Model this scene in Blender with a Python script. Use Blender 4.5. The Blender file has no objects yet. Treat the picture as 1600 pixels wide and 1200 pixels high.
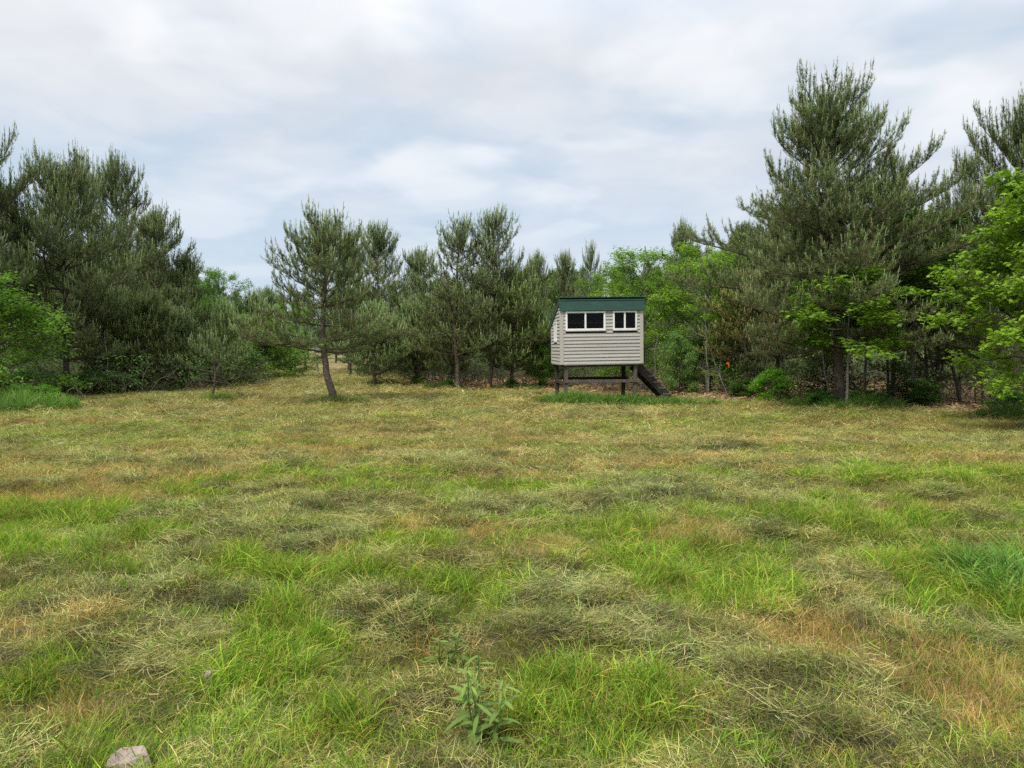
import bpy, bmesh, math, random
import numpy as np
from mathutils import Vector, Matrix

S = bpy.context.scene
COL = S.collection
rad = math.radians

# ------------------------------------------------------------------ camera
PITCH = rad(-2.93)
EYE = 1.6
FPX = 1113.0
cd = bpy.data.cameras.new('camera')
cam = bpy.data.objects.new('camera', cd)
COL.objects.link(cam)
cd.sensor_width = 36.0
cd.lens = 36.0 * FPX / 1600.0
cd.clip_start = 0.05
cd.clip_end = 2000
cam.location = (0, 0, EYE)
cam.rotation_euler = (rad(90) + PITCH, 0, 0)
S.camera = cam

# ------------------------------------------------------------------ exposure
S.view_settings.view_transform = 'Standard'
S.view_settings.look = 'None'
S.view_settings.gamma = 1
S.view_settings.use_curve_mapping = False
S.view_settings.exposure = 0.36
S.cycles.use_denoising = False
S.cycles.max_bounces = 5
S.cycles.diffuse_bounces = 3
S.cycles.glossy_bounces = 2
S.cycles.transmission_bounces = 4
S.cycles.transparent_max_bounces = 6
S.cycles.caustics_reflective = False
S.cycles.caustics_refractive = False

# ------------------------------------------------------------------ world: high overcast with thin breaks
SUN_EL, SUN_AZ = rad(54), rad(222)       # azimuth: compass angle from +Y towards +X
W = bpy.data.worlds.new('World')
S.world = W
W.use_nodes = True
nt = W.node_tree
nt.nodes.clear()


def N(t, kind, **kw):
    n = t.nodes.new(kind)
    for k, v in kw.items():
        setattr(n, k, v)
    return n


def mathn(t, op, a, b=None, c=None, clamp=False):
    n = N(t, 'ShaderNodeMath', operation=op)
    n.use_clamp = clamp
    for i, v in enumerate((a, b, c)):
        if v is None:
            continue
        if isinstance(v, (int, float)):
            n.inputs[i].default_value = v
        else:
            t.links.new(v, n.inputs[i])
    return n.outputs[0]


def mixc(t, f, a, b, mode='MIX'):
    n = N(t, 'ShaderNodeMix', data_type='RGBA', blend_type=mode)
    n.clamp_factor = True
    for i, v in ((0, f), (6, a), (7, b)):
        if isinstance(v, (int, float)):
            n.inputs[i].default_value = v
        elif isinstance(v, tuple):
            n.inputs[i].default_value = v if len(v) == 4 else v + (1,)
        else:
            t.links.new(v, n.inputs[i])
    return n.outputs[2]


def ramp(t, f, a, b, interp='SMOOTHSTEP'):
    n = N(t, 'ShaderNodeMapRange', interpolation_type=interp)
    t.links.new(f, n.inputs[0])
    n.inputs[1].default_value = a
    n.inputs[2].default_value = b
    return n.outputs[0]


def noise(t, vec, scale, detail=4, rough=0.5, dist=0.0):
    n = N(t, 'ShaderNodeTexNoise')
    n.inputs['Scale'].default_value = scale
    n.inputs['Detail'].default_value = detail
    n.inputs['Roughness'].default_value = rough
    n.inputs['Distortion'].default_value = dist
    if vec is not None:
        t.links.new(vec, n.inputs['Vector'])
    return n.outputs[0]


tc = N(nt, 'ShaderNodeTexCoord')
sep = N(nt, 'ShaderNodeSeparateXYZ')
nt.links.new(tc.outputs['Generated'], sep.inputs[0])
zc = mathn(nt, 'MAXIMUM', sep.outputs[2], 0.0)
den = mathn(nt, 'ADD', zc, 0.16)
u = mathn(nt, 'DIVIDE', sep.outputs[0], den)
v = mathn(nt, 'DIVIDE', sep.outputs[1], den)
cmb = N(nt, 'ShaderNodeCombineXYZ')
nt.links.new(u, cmb.inputs[0])
nt.links.new(v, cmb.inputs[1])
cmb.inputs[2].default_value = 3.7
vec = cmb.outputs[0]
sky = N(nt, 'ShaderNodeTexSky', sky_type='NISHITA')
sky.sun_disc = False
sky.sun_elevation = SUN_EL
sky.sun_rotation = SUN_AZ
n1 = noise(nt, vec, 0.9, 6, 0.52, 0.5)      # big sheets
n2 = noise(nt, vec, 2.6, 6, 0.55, 0.3)       # ripples
n3 = noise(nt, vec, 2.1, 3, 0.45, 0.25)      # bright breaks
sheet = ramp(nt, n1, 0.36, 0.66)
rip = ramp(nt, n2, 0.3, 0.72)
cloudy = mixc(nt, sheet, (0.50, 0.60, 0.71), (0.66, 0.675, 0.71))
cloudy = mixc(nt, mathn(nt, 'MULTIPLY', rip, 0.62), cloudy, (0.80, 0.805, 0.82))
brk = ramp(nt, n3, 0.50, 0.68)
cloudy = mixc(nt, mathn(nt, 'MULTIPLY', brk, 0.62), cloudy, (0.90, 0.90, 0.90))
# lower sky: bluer and smoother towards the horizon, palest right at it
low = ramp(nt, zc, 0.30, 0.10)
cloudy = mixc(nt, mathn(nt, 'MULTIPLY', low, 0.62), cloudy, (0.50, 0.61, 0.735))
hor = ramp(nt, zc, 0.10, 0.0)
cloudy = mixc(nt, mathn(nt, 'MULTIPLY', hor, 0.5), cloudy, (0.62, 0.70, 0.78))
# an overcast sky is brighter overhead than near the horizon
gain = mathn(nt, 'MULTIPLY_ADD', ramp(nt, zc, 0.35, 1.0, 'LINEAR'), 1.3, 0.92)
scl = N(nt, 'ShaderNodeVectorMath', operation='SCALE')
nt.links.new(cloudy, scl.inputs[0])
nt.links.new(gain, scl.inputs['Scale'])
skys = N(nt, 'ShaderNodeVectorMath', operation='SCALE')
nt.links.new(sky.outputs[0], skys.inputs[0])
skys.inputs['Scale'].default_value = 0.10
mx = mixc(nt, 0.93, skys.outputs[0], scl.outputs[0])
bg = N(nt, 'ShaderNodeBackground')
nt.links.new(mx, bg.inputs[0])
bg.inputs[1].default_value = 1.0
wo = N(nt, 'ShaderNodeOutputWorld')
nt.links.new(bg.outputs[0], wo.inputs[0])

sl = bpy.data.lights.new('sun', 'SUN')
sl.energy = 2.8
sl.angle = rad(10)
sl.color = (1.0, 0.955, 0.88)
so = bpy.data.objects.new('sun', sl)
COL.objects.link(so)
sd = Vector((math.sin(SUN_AZ) * math.cos(SUN_EL), math.cos(SUN_AZ) * math.cos(SUN_EL), math.sin(SUN_EL)))
so.rotation_euler = sd.to_track_quat('Z', 'Y').to_euler()
so.location = (0, 0, 40)


# ------------------------------------------------------------------ pixel <-> world (used only to read sizes off the photograph)
def ray(px, py):
    x = (px - 800) / FPX
    y = -(py - 600) / FPX
    c, s = math.cos(PITCH), math.sin(PITCH)
    return x, c - s * y * 1.0, s + c * y       # camera looks along +Y


def at(px, py, d):
    x, y, z = ray(px, py)
    k = d / y
    return Vector((x * k, d, EYE + z * k))


def gnd(px, py):
    x, y, z = ray(px, py)
    k = -EYE / z
    return x * k, y * k


# ------------------------------------------------------------------ numpy value noise
def _h(ix, iy, s):
    n = (ix.astype(np.int64) * 374761393 + iy.astype(np.int64) * 668265263 + s * 974634777) & 0xffffffff
    n = ((n ^ (n >> 13)) * 1274126177) & 0xffffffff
    n = n ^ (n >> 16)
    return (n & 0xffffff) / float(0xffffff)


def vnoise(x, y, s):
    ix, iy = np.floor(x), np.floor(y)
    fx, fy = x - ix, y - iy
    fx = fx * fx * (3 - 2 * fx)
    fy = fy * fy * (3 - 2 * fy)
    a, b = _h(ix, iy, s), _h(ix + 1, iy, s)
    c, d = _h(ix, iy + 1, s), _h(ix + 1, iy + 1, s)
    return (a * (1 - fx) + b * fx) * (1 - fy) + (c * (1 - fx) + d * fx) * fy


def fbm(x, y, s, octv=4):
    r, a, t = 0, 1.0, 0
    for o in range(octv):
        r = r + a * vnoise(x * 2 ** o + 17.3 * o, y * 2 ** o - 9.1 * o, s + o * 31)
        t += a
        a *= 0.5
    return r / t


def sstep(x, a, b):
    t = np.clip((x - a) / (b - a), 0, 1)
    return t * t * (3 - 2 * t)


def blob(x, y, px, py, rx, ry):
    """soft patch on the ground whose middle and reach were read off the photograph"""
    cx, cy = gnd(px, py)
    x1, _ = gnd(px + rx, py)
    _, ya = gnd(px, py - ry)
    _, yb = gnd(px, py + ry)
    wob = (fbm(x * 2.2, y * 2.2, 77, 3) - 0.5) * 1.1
    d = np.sqrt(((x - cx) / (x1 - cx)) ** 2 + ((y - cy) / ((ya - yb) / 2)) ** 2)
    return 1 - sstep(d + wob, 0.55, 1.15)


GREEN = [(60, 820, 150, 35, 1), (210, 845, 130, 22, .8), (440, 1030, 130, 75, 1), (650, 860, 85, 20, .9), (1150, 880, 120, 30, .9),
         (1530, 930, 110, 45, 1), (1600, 980, 70, 70, 1), (700, 950, 100, 45, .9), (900, 1120, 190, 90, 1), (50, 1070, 60, 45, 1),
         (1060, 756, 80, 12, .9), (900, 1190, 320, 50, 1), (1130, 1070, 60, 80, .8), (520, 748, 220, 10, .8), (120, 684, 170, 6, .9),
         (860, 706, 70, 7, 1), (560, 1150, 260, 60, .7), (1400, 740, 160, 10, .6), (1240, 712, 90, 7, .7), (330, 770, 200, 12, .6),
         (720, 770, 200, 10, .6), (690, 640, 40, 3, .8), (1000, 680, 140, 4, .7), (1480, 690, 120, 5, .7), (300, 940, 120, 35, .5),
         (1330, 800, 160, 14, .5), (30, 870, 90, 18, .9)]
HAY = [(470, 858, 110, 22, 1), (230, 880, 120, 16, .8), (150, 960, 170, 45, 1), (90, 1010, 140, 40, .9), (600, 985, 130, 55, 1),
       (890, 960, 170, 50, 1), (1310, 935, 130, 38, 1), (1260, 1130, 190, 80, 1), (1080, 1010, 150, 50, 1), (760, 900, 180, 25, .8),
       (1080, 706, 130, 8, .9), (240, 1040, 120, 55, 1), (870, 800, 170, 14, .9), (1250, 860, 140, 20, .7), (1480, 860, 110, 14, .9),
       (1100, 770, 100, 8, .7), (640, 810, 150, 10, .7), (420, 775, 80, 6, .8), (80, 940, 120, 25, .8), (650, 1120, 110, 70, .9),
       (1400, 990, 120, 30, .8), (850, 658, 60, 3, .8), (1530, 822, 100, 8, .9), (1180, 740, 120, 6, .7)]
STRAW = [(1500, 1090, 160, 90, 1), (1230, 1005, 110, 40, 1), (1090, 850, 100, 28, .9), (850, 872, 70, 22, .9), (160, 745, 220, 14, .9),
         (480, 715, 320, 16, .8), (900, 735, 220, 14, .8), (120, 1110, 130, 50, .5), (700, 1020, 90, 40, .5), (1000, 1110, 90, 60, .4),
         (1350, 700, 160, 10, .6), (1440, 810, 120, 14, .7), (520, 870, 50, 10, .8), (600, 690, 200, 8, .8), (1100, 725, 160, 7, .9)]


def maps(x, y):
    xs = x + 0.12 * y
    swath = fbm(xs * 0.22, y * 0.95, 5, 4)
    swath2 = fbm(xs * 0.35 + 9, y * 1.3, 12, 4)
    g = 0.85 * sstep(swath, 0.45, 0.64)
    h = 0.9 * sstep(swath2, 0.44, 0.62)
    s = 0.75 * sstep(fbm(xs * 0.3 + 40, y * 0.9, 23, 4), 0.46, 0.66)
    for L, k in ((GREEN, 0), (HAY, 1), (STRAW, 2)):
        for (px, py, rx, ry, a) in L:
            b = a * blob(x, y, px, py, rx, ry)
            if k == 0:
                g = np.maximum(g, b)
                h = h * (1 - .8 * b)
                s = s * (1 - .8 * b)
            elif k == 1:
                h = np.maximum(h, b)
                g = g * (1 - .75 * b)
            else:
                s = np.maximum(s, b)
                g = g * (1 - .7 * b)
                h = h * (1 - .7 * b)
    far = sstep(y, 8.5, 13)
    s = np.clip(s + far * 0.6 * (1 - .7 * g), 0, 1)
    h = h * (1 - 0.6 * far)
    q1 = (fbm(x * 3.1, y * 4.2, 201, 4) - .5) * 1.5
    q2 = (fbm(x * 3.3, y * 4.0, 231, 4) - .5) * 1.5
    g = sstep(g + q1 * .85, .36, .66)
    h = sstep(h + q2 * .85, .22, .85) * (1 - .55 * g)
    s = sstep(s - q1 * .55 + q2 * .3, .32, .68)
    return g, h, s


def clear_edge(x):
    """how far back the mown clearing reaches at x, m"""
    return np.interp(x, [-40, -16, -13, -9, -6.5, -5, -3, 0, 3, 6, 8, 10, 14, 40],
                     [14, 17.5, 21.5, 27, 36, 33, 26.5, 25.5, 23.5, 21.5, 19.5, 16.5, 13.8, 12])


def height(x, y, fine=True):
    z = 0.16 * (fbm(x * .09, y * .09, 3, 2) - .5) + 0.10 * (fbm(x * .6, y * .6, 8, 3) - .5)
    g, h, s = maps(x, y)
    lump = fbm(x * 4.2, y * 5.6, 61, 3)
    lump2 = fbm(x * 5.5 + 3 * lump, y * 15, 67, 3)
    z = z + (.3 + .7 * h) * (0.03 * sstep(lump, 0.44, 0.68) + .08 * sstep(lump2, .48, .64)) - .04 * sstep(lump, .44, .28)
    if fine:
        z = z + 0.035 * (fbm(x * 7, y * 7, 91, 3) - .5)
    return z


# ------------------------------------------------------------------ mesh helpers
class MB:
    """triangles collected as numpy blocks, with a colour per vertex"""

    def __init__(s):
        s.v, s.f, s.c, s.n = [], [], [], 0

    def add(s, v, f, c):
        v = np.asarray(v, dtype=np.float32)
        f = np.asarray(f, dtype=np.int32)
        c = np.asarray(c, dtype=np.float32)
        if c.ndim == 1:
            c = np.repeat(c[None, :], len(v), 0)
        s.v.append(v)
        s.f.append(f + s.n)
        s.c.append(c)
        s.n += len(v)

    def tube(s, pts, rr, sides, col):
        pts = np.asarray(pts, dtype=float)
        n = len(pts)
        t = np.gradient(pts, axis=0)
        t /= np.linalg.norm(t, axis=1)[:, None] + 1e-9
        ref = np.array([0, 0, 1.0]) if abs(t[0][2]) < .8 else np.array([1.0, 0, 0])
        a = np.cross(t, ref)
        a /= np.linalg.norm(a, axis=1)[:, None] + 1e-9
        b = np.cross(t, a)
        ang = np.arange(sides) * 2 * math.pi / sides
        rr = np.asarray(rr, dtype=float)
        ring = pts[:, None, :] + rr[:, None, None] * (np.cos(ang)[None, :, None] * a[:, None, :] + np.sin(ang)[None, :, None] * b[:, None, :])
        i = np.arange(n - 1)[:, None] * sides
        k = np.arange(sides)[None, :]
        k2 = (k + 1) % sides
        q = np.stack([i + k, i + k2, i + sides + k2, i + sides + k], -1).reshape(-1, 4)
        f = np.concatenate([q[:, [0, 1, 2]], q[:, [0, 2, 3]]])
        s.add(ring.reshape(-1, 3), f, col)

    def mesh(s, name, mat, smooth=False):
        v = np.concatenate(s.v)
        f = np.concatenate(s.f)
        c = np.concatenate(s.c)
        me = bpy.data.meshes.new(name)
        me.vertices.add(len(v))
        me.vertices.foreach_set('co', v.ravel())
        me.loops.add(len(f) * 3)
        me.loops.foreach_set('vertex_index', f.ravel())
        me.polygons.add(len(f))
        me.polygons.foreach_set('loop_start', np.arange(0, len(f) * 3, 3, dtype=np.int32))
        me.polygons.foreach_set('loop_total', np.full(len(f), 3, dtype=np.int32))
        if smooth:
            me.polygons.foreach_set('use_smooth', np.ones(len(f), dtype=bool))
        me.update(calc_edges=True)
        at_ = me.color_attributes.new('Col', 'FLOAT_COLOR', 'POINT')
        at_.data.foreach_set('color', np.concatenate([c[:, :3], np.ones((len(c), 1), np.float32)], 1).astype(np.float32).ravel())
        me.materials.append(mat)
        return me


def put(name, me, parent=None, loc=(0, 0, 0), rz=0, **props):
    o = bpy.data.objects.new(name, me)
    COL.objects.link(o)
    o.location = loc
    o.rotation_euler = (0, 0, rz)
    o.parent = parent
    for k, v_ in props.items():
        o[k] = v_
    return o


# ------------------------------------------------------------------ materials
def newmat(name):
    m = bpy.data.materials.new(name)
    m.use_nodes = True
    t = m.node_tree
    t.nodes.clear()
    out = N(t, 'ShaderNodeOutputMaterial')
    return m, t, out


def leafmat(name, translucency, rough, spec, instancer=False):
    m, t, out = newmat(name)
    a = N(t, 'ShaderNodeAttribute', attribute_name='Col', attribute_type='GEOMETRY')
    col = a.outputs[0]
    if instancer:
        b = N(t, 'ShaderNodeAttribute', attribute_name='tint', attribute_type='INSTANCER')
        col = mixc(t, 1.0, col, b.outputs[0], 'MULTIPLY')
    else:
        oi = N(t, 'ShaderNodeObjectInfo')
        col = mixc(t, 1.0, col, oi.outputs['Color'], 'MULTIPLY')
    p = N(t, 'ShaderNodeBsdfPrincipled')
    t.links.new(col, p.inputs['Base Color'])
    p.inputs['Roughness'].default_value = rough
    p.inputs['Specular IOR Level'].default_value = spec
    tr = N(t, 'ShaderNodeBsdfTranslucent')
    warm = mixc(t, 1.0, col, (1.0, 1.12, 0.55), 'MULTIPLY')
    t.links.new(warm, tr.inputs[0])
    mx_ = N(t, 'ShaderNodeMixShader')
    mx_.inputs[0].default_value = translucency
    t.links.new(p.outputs[0], mx_.inputs[1])
    t.links.new(tr.outputs[0], mx_.inputs[2])
    t.links.new(mx_.outputs[0], out.inputs[0])
    return m


def barkmat(name, c1, c2, scale=9.0):
    m, t, out = newmat(name)
    tcn = N(t, 'ShaderNodeTexCoord')
    mp = N(t, 'ShaderNodeMapping')
    mp.inputs['Scale'].default_value = (1, 1, 0.3)
    t.links.new(tcn.outputs['Object'], mp.inputs[0])
    vo = N(t, 'ShaderNodeTexVoronoi', feature='DISTANCE_TO_EDGE')
    vo.inputs['Scale'].default_value = scale * 3
    t.links.new(mp.outputs[0], vo.inputs['Vector'])
    nn = noise(t, mp.outputs[0], scale * 2, 6, .65)
    f = mathn(t, 'MULTIPLY', ramp(t, vo.outputs['Distance'], 0.0, 0.12), ramp(t, nn, .25, .75))
    a = N(t, 'ShaderNodeAttribute', attribute_name='Col', attribute_type='GEOMETRY')
    col = mixc(t, f, c1, c2)
    col = mixc(t, 1.0, col, a.outputs[0], 'MULTIPLY')
    p = N(t, 'ShaderNodeBsdfPrincipled')
    p.inputs['Roughness'].default_value = .9
    p.inputs['Specular IOR Level'].default_value = .15
    t.links.new(col, p.inputs['Base Color'])
    bp = N(t, 'ShaderNodeBump')
    bp.inputs['Strength'].default_value = .8
    bp.inputs['Distance'].default_value = .02
    t.links.new(f, bp.inputs['Height'])
    t.links.new(bp.outputs[0], p.inputs['Normal'])
    t.links.new(p.outputs[0], out.inputs[0])
    return m


M_NEEDLE = leafmat('pine_needles', .22, .6, .15)
M_LEAF = leafmat('broad_leaves', .42, .5, .22)
M_GRASS = leafmat('grass_blades', .32, .6, .10, True)
M_HAY = leafmat('cut_grass', .12, .6, .12, True)
M_WEED = leafmat('weed_leaves', .35, .5, .18)
M_BARK = barkmat('pine_bark', (.065, .05, .04), (.25, .195, .155))
M_PALEBARK = barkmat('pale_bark', (.13, .12, .10), (.36, .34, .30))


def surf(name, base, rough=.6, spec=.3, var=.12, scale=6, bump=0.0, metal=0, stretch=(1, 1, 1), dark=None, dscale=2.5, coord='Object'):
    m, t, out = newmat(name)
    tcn = N(t, 'ShaderNodeTexCoord')
    mp = N(t, 'ShaderNodeMapping')
    mp.inputs['Scale'].default_value = stretch
    t.links.new(tcn.outputs[coord], mp.inputs[0])
    nn = noise(t, mp.outputs[0], scale, 6, .6)
    lo = tuple(c * (1 - var) for c in base)
    hi = tuple(min(1, c * (1 + var)) for c in base)
    col = mixc(t, ramp(t, nn, .3, .7), lo, hi)
    if dark:
        n_2 = noise(t, mp.outputs[0], dscale, 5, .65)
        col = mixc(t, mathn(t, 'MULTIPLY', ramp(t, n_2, .5, .75), .6), col, dark)
    oi = N(t, 'ShaderNodeObjectInfo')
    r_ = mathn(t, 'MULTIPLY_ADD', oi.outputs['Random'], .10, .95)
    sc_ = N(t, 'ShaderNodeVectorMath', operation='SCALE')
    t.links.new(col, sc_.inputs[0])
    t.links.new(r_, sc_.inputs['Scale'])
    p = N(t, 'ShaderNodeBsdfPrincipled')
    p.inputs['Roughness'].default_value = rough
    p.inputs['Specular IOR Level'].default_value = spec
    p.inputs['Metallic'].default_value = metal
    t.links.new(sc_.outputs[0], p.inputs['Base Color'])
    if bump:
        bp = N(t, 'ShaderNodeBump')
        bp.inputs['Strength'].default_value = bump
        bp.inputs['Distance'].default_value = .01
        t.links.new(nn, bp.inputs['Height'])
        t.links.new(bp.outputs[0], p.inputs['Normal'])
    t.links.new(p.outputs[0], out.inputs[0])
    return m


# ------------------------------------------------------------------ the ground
rng = random.Random(5)
def graded(breaks):
    out = [breaks[0][0]]
    for (a, b, s0, s1) in breaks:
        p = a
        n = 0
        while p < b - 1e-6:
            st = s0 + (s1 - s0) * (p - a) / (b - a)
            p = min(b, p + st)
            out.append(p)
    return np.array(out)


ys = graded([(-30, 0, 3, 3), (0, 2, .4, .1), (2, 9, .06, .09), (9, 24, .09, .3), (24, 60, .35, 2), (60, 600, 4, 60)])
xp = graded([(0, 6, .08, .08), (6, 16, .09, .35), (16, 45, .4, 2.5), (45, 400, 3, 50)])
xs_ = np.concatenate([-xp[::-1][:-1], xp])
X, Y = np.meshgrid(xs_, ys)
Z = height(X, Y)
g_, h_, s_ = maps(X, Y)
wood = sstep(Y + 1.6 * (fbm(X * .5, Y * .5, 44, 3) - .5), clear_edge(X) - .5, clear_edge(X) + .6)
wood = wood * (1 - sstep(Y, 44, 50))
c_soil = np.array([.085, .068, .035])
c_thatch = np.array([.135, .115, .05])
c_gr = np.array([.09, .15, .03])
c_hay = np.array([.085, .085, .045])
c_str = np.array([.26, .19, .09])
c_lit = np.array([.19, .12, .06])
pn = fbm(X * 5, Y * 5, 19, 3)[..., None]
far_ = sstep(Y, 7, 16)[..., None]
c = c_soil * (1 - pn) + c_thatch * pn
c = c + far_ * (np.array([.24, .20, .085]) - c)
c = c + (c_str - c) * (s_[..., None] * .85)
c = c + (c_hay - c) * (h_[..., None] * .8)
c = c + (c_gr - c) * (g_[..., None] * .8)
c = c + (c_lit - c) * wood[..., None]
ny, nx = X.shape
idx = np.arange(ny * nx).reshape(ny, nx)
q = np.stack([idx[:-1, :-1], idx[:-1, 1:], idx[1:, 1:], idx[1:, :-1]], -1).reshape(-1, 4)
mb = MB()
mb.add(np.stack([X, Y, Z], -1).reshape(-1, 3), np.concatenate([q[:, [0, 1, 2]], q[:, [0, 2, 3]]]), c.reshape(-1, 3))
m, t, out = newmat('ground_cover')
a = N(t, 'ShaderNodeAttribute', attribute_name='Col', attribute_type='GEOMETRY')
tcn = N(t, 'ShaderNodeTexCoord')
nA = noise(t, tcn.outputs['Object'], 26, 6, .7)
nB = noise(t, tcn.outputs['Object'], 3.1, 5, .6)
k1 = mathn(t, 'MULTIPLY_ADD', ramp(t, nA, .3, .7), .9, .55)
k2 = mathn(t, 'MULTIPLY_ADD', ramp(t, nB, .3, .7), .4, .8)
sc_ = N(t, 'ShaderNodeVectorMath', operation='SCALE')
t.links.new(a.outputs[0], sc_.inputs[0])
t.links.new(mathn(t, 'MULTIPLY', k1, k2), sc_.inputs['Scale'])
p = N(t, 'ShaderNodeBsdfPrincipled')
p.inputs['Roughness'].default_value = .95
p.inputs['Specular IOR Level'].default_value = .1
t.links.new(sc_.outputs[0], p.inputs['Base Color'])
bp = N(t, 'ShaderNodeBump')
bp.inputs['Strength'].default_value = .7
bp.inputs['Distance'].default_value = .03
t.links.new(nA, bp.inputs['Height'])
t.links.new(bp.outputs[0], p.inputs['Normal'])
t.links.new(p.outputs[0], out.inputs[0])
put('ground', mb.mesh('ground', m, True), kind='structure', label='mown clearing floor of soil, thatch and wood litter')


def gz(x, y):
    return float(height(np.array([x]), np.array([y]))[0])


# ------------------------------------------------------------------ the raised hut
def bm_obj(name, bm, mat, parent, bev=0.0, **props):
    bmesh.ops.recalc_face_normals(bm, faces=bm.faces[:])
    if bev:
        bmesh.ops.bevel(bm, geom=bm.edges[:], offset=bev, segments=1, affect='EDGES', clamp_overlap=True)
    me = bpy.data.meshes.new(name)
    bm.to_mesh(me)
    bm.free()
    me.materials.append(mat)
    return put(name, me, parent, **props)


def hexa(bm, p8):
    vs = [bm.verts.new(p_) for p_ in p8]
    for f_ in ((0, 1, 2, 3), (4, 5, 6, 7), (0, 1, 5, 4), (1, 2, 6, 5), (2, 3, 7, 6), (3, 0, 4, 7)):
        bm.faces.new([vs[i] for i in f_])


def box(bm, x0, x1, y0, y1, z0, z1):
    hexa(bm, [(x0, y0, z0), (x1, y0, z0), (x1, y1, z0), (x0, y1, z0), (x0, y0, z1), (x1, y0, z1), (x1, y1, z1), (x0, y1, z1)])


def bar(bm, a_, b_, w, h, up=(0, 0, 1)):
    a_, b_ = Vector(a_), Vector(b_)
    d = (b_ - a_).normalized()
    s_v = d.cross(Vector(up)).normalized()
    u_v = s_v.cross(d).normalized()
    ps = []
    for e in (a_, b_):
        for (i, j) in ((-1, -1), (1, -1), (1, 1), (-1, 1)):
            ps.append(e + s_v * (i * w / 2) + u_v * (j * h / 2))
    hexa(bm, ps)


M_SIDING = surf('vinyl_siding', (.385, .365, .33), .5, .35, .06, 2.2, .05, dark=(.30, .275, .235), dscale=1.3, stretch=(1, 1, 6))
M_TRIM = surf('grey_trim', (.42, .39, .345), .5, .35, .05, 3)
M_WHITE = surf('white_vinyl', (.78, .78, .76), .35, .5, .03, 5, dark=(.6, .6, .57))
M_GREEN = surf('green_steel', (.033, .080, .066), .45, .35, .10, 3, dark=(.04, .12, .095), stretch=(1, 1, 3))
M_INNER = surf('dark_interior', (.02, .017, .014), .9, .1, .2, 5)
M_POST = surf('weathered_post', (.10, .085, .07), .9, .15, .25, 10, .5, stretch=(1, 1, .15), dark=(.08, .065, .05))
M_DARKPOST = surf('dark_post', (.05, .04, .032), .9, .15, .3, 10, .5, stretch=(1, 1, .15))
M_STAIR = surf('black_stair_wood', (.032, .027, .024), .8, .25, .3, 9, .5, dark=(.08, .07, .06))
M_TREAD = surf('grey_tread_wood', (.12, .11, .10), .8, .25, .3, 9, .5, dark=(.04, .035, .03))
gm, t, out = newmat('window_glass')
gl = N(t, 'ShaderNodeBsdfGlossy')
gl.inputs['Roughness'].default_value = .02
trn = N(t, 'ShaderNodeBsdfTransparent')
trn.inputs[0].default_value = (.55, .58, .56, 1)
fr = N(t, 'ShaderNodeFresnel')
fr.inputs[0].default_value = 1.22
ms = N(t, 'ShaderNodeMixShader')
t.links.new(fr.outputs[0], ms.inputs[0])
t.links.new(trn.outputs[0], ms.inputs[1])
t.links.new(gl.outputs[0], ms.inputs[2])
t.links.new(ms.outputs[0], out.inputs[0])

HW, HD, HB = 2.38, 1.85, 0.0          # hut width, depth; local z=0 is the underside of the walls
HX, HY, HZ = at(877, 569.5, 20.5)
hut = put('raised_hut', None, None, (HX, HY, gz(HX, HY)), rad(4.8), label='grey sided hunting hut with green roof edge standing on wooden stilts', category='hut')
LIFT = HZ - gz(HX, HY)
TILT = rad(.9)
body = Matrix.Translation((0, 0, LIFT)) @ Matrix.Rotation(-TILT, 4, 'Y')


def hobj(name, bm, mat, parent=None, bev=0.0, **props):
    bm.transform(body)
    return bm_obj(name, bm, mat, parent or hut, bev, **props)


FRONT_H, BACK_H = 1.84, 1.22           # wall heights
WIN = [(.135, 1.30, .965, 1.52), (1.515, 2.225, .965, 1.52)]
PITCHH = .0985


def board(face, z0, z1, a0, a1, top_a1=None):
    """one lapped siding board; face: 'F' front, 'L' left, 'R' right, 'B' back; a = run along the wall"""
    bm = bmesh.new()
    ta1 = a1 if top_a1 is None else top_a1
    o0, o1 = .032, .006
    def P(a_, off, z):
        if face == 'F':
            return (a_, -off, z)
        if face == 'L':
            return (-off, a_, z)
        if face == 'R':
            return (HW + off, a_, z)
        return (a_, HD + off, z)
    j0, j1, oj = rng.uniform(-.004, .004), rng.uniform(-.004, .004), rng.uniform(-.004, .004)
    hexa(bm, [P(a0, 0, z0 + j0), P(a1, 0, z0 + j1), P(a1, o0 + oj, z0 + j1), P(a0, o0, z0 + j0), P(a0, 0, z1), P(ta1, 0, z1), P(ta1, o1, z1), P(a0, o1, z1)])
    hobj('siding_board', bm, M_SIDING, None)


nrow = int(1.56 / PITCHH) + 1
for i in range(nrow):
    z0, z1 = i * PITCHH + .002, (i + 1) * PITCHH
    z1 = min(z1, 1.56)
    spans = [(.075, HW - .075)]
    for (wa, wb, za, zb) in WIN:
        if z1 > za + .01 and z0 < zb - .01:
            new = []
            for (a0, a1) in spans:
                if wa > a0 and wb < a1:
                    new += [(a0, wa), (wb, a1)]
                else:
                    new.append((a0, a1))
            spans = new
    for (a0, a1) in spans:
        board('F', z0, z1, a0, a1)


def roof_run(z):
    """how far back a side wall reaches at height z"""
    return min(HD, HD * (FRONT_H - z) / (FRONT_H - BACK_H))


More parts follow.
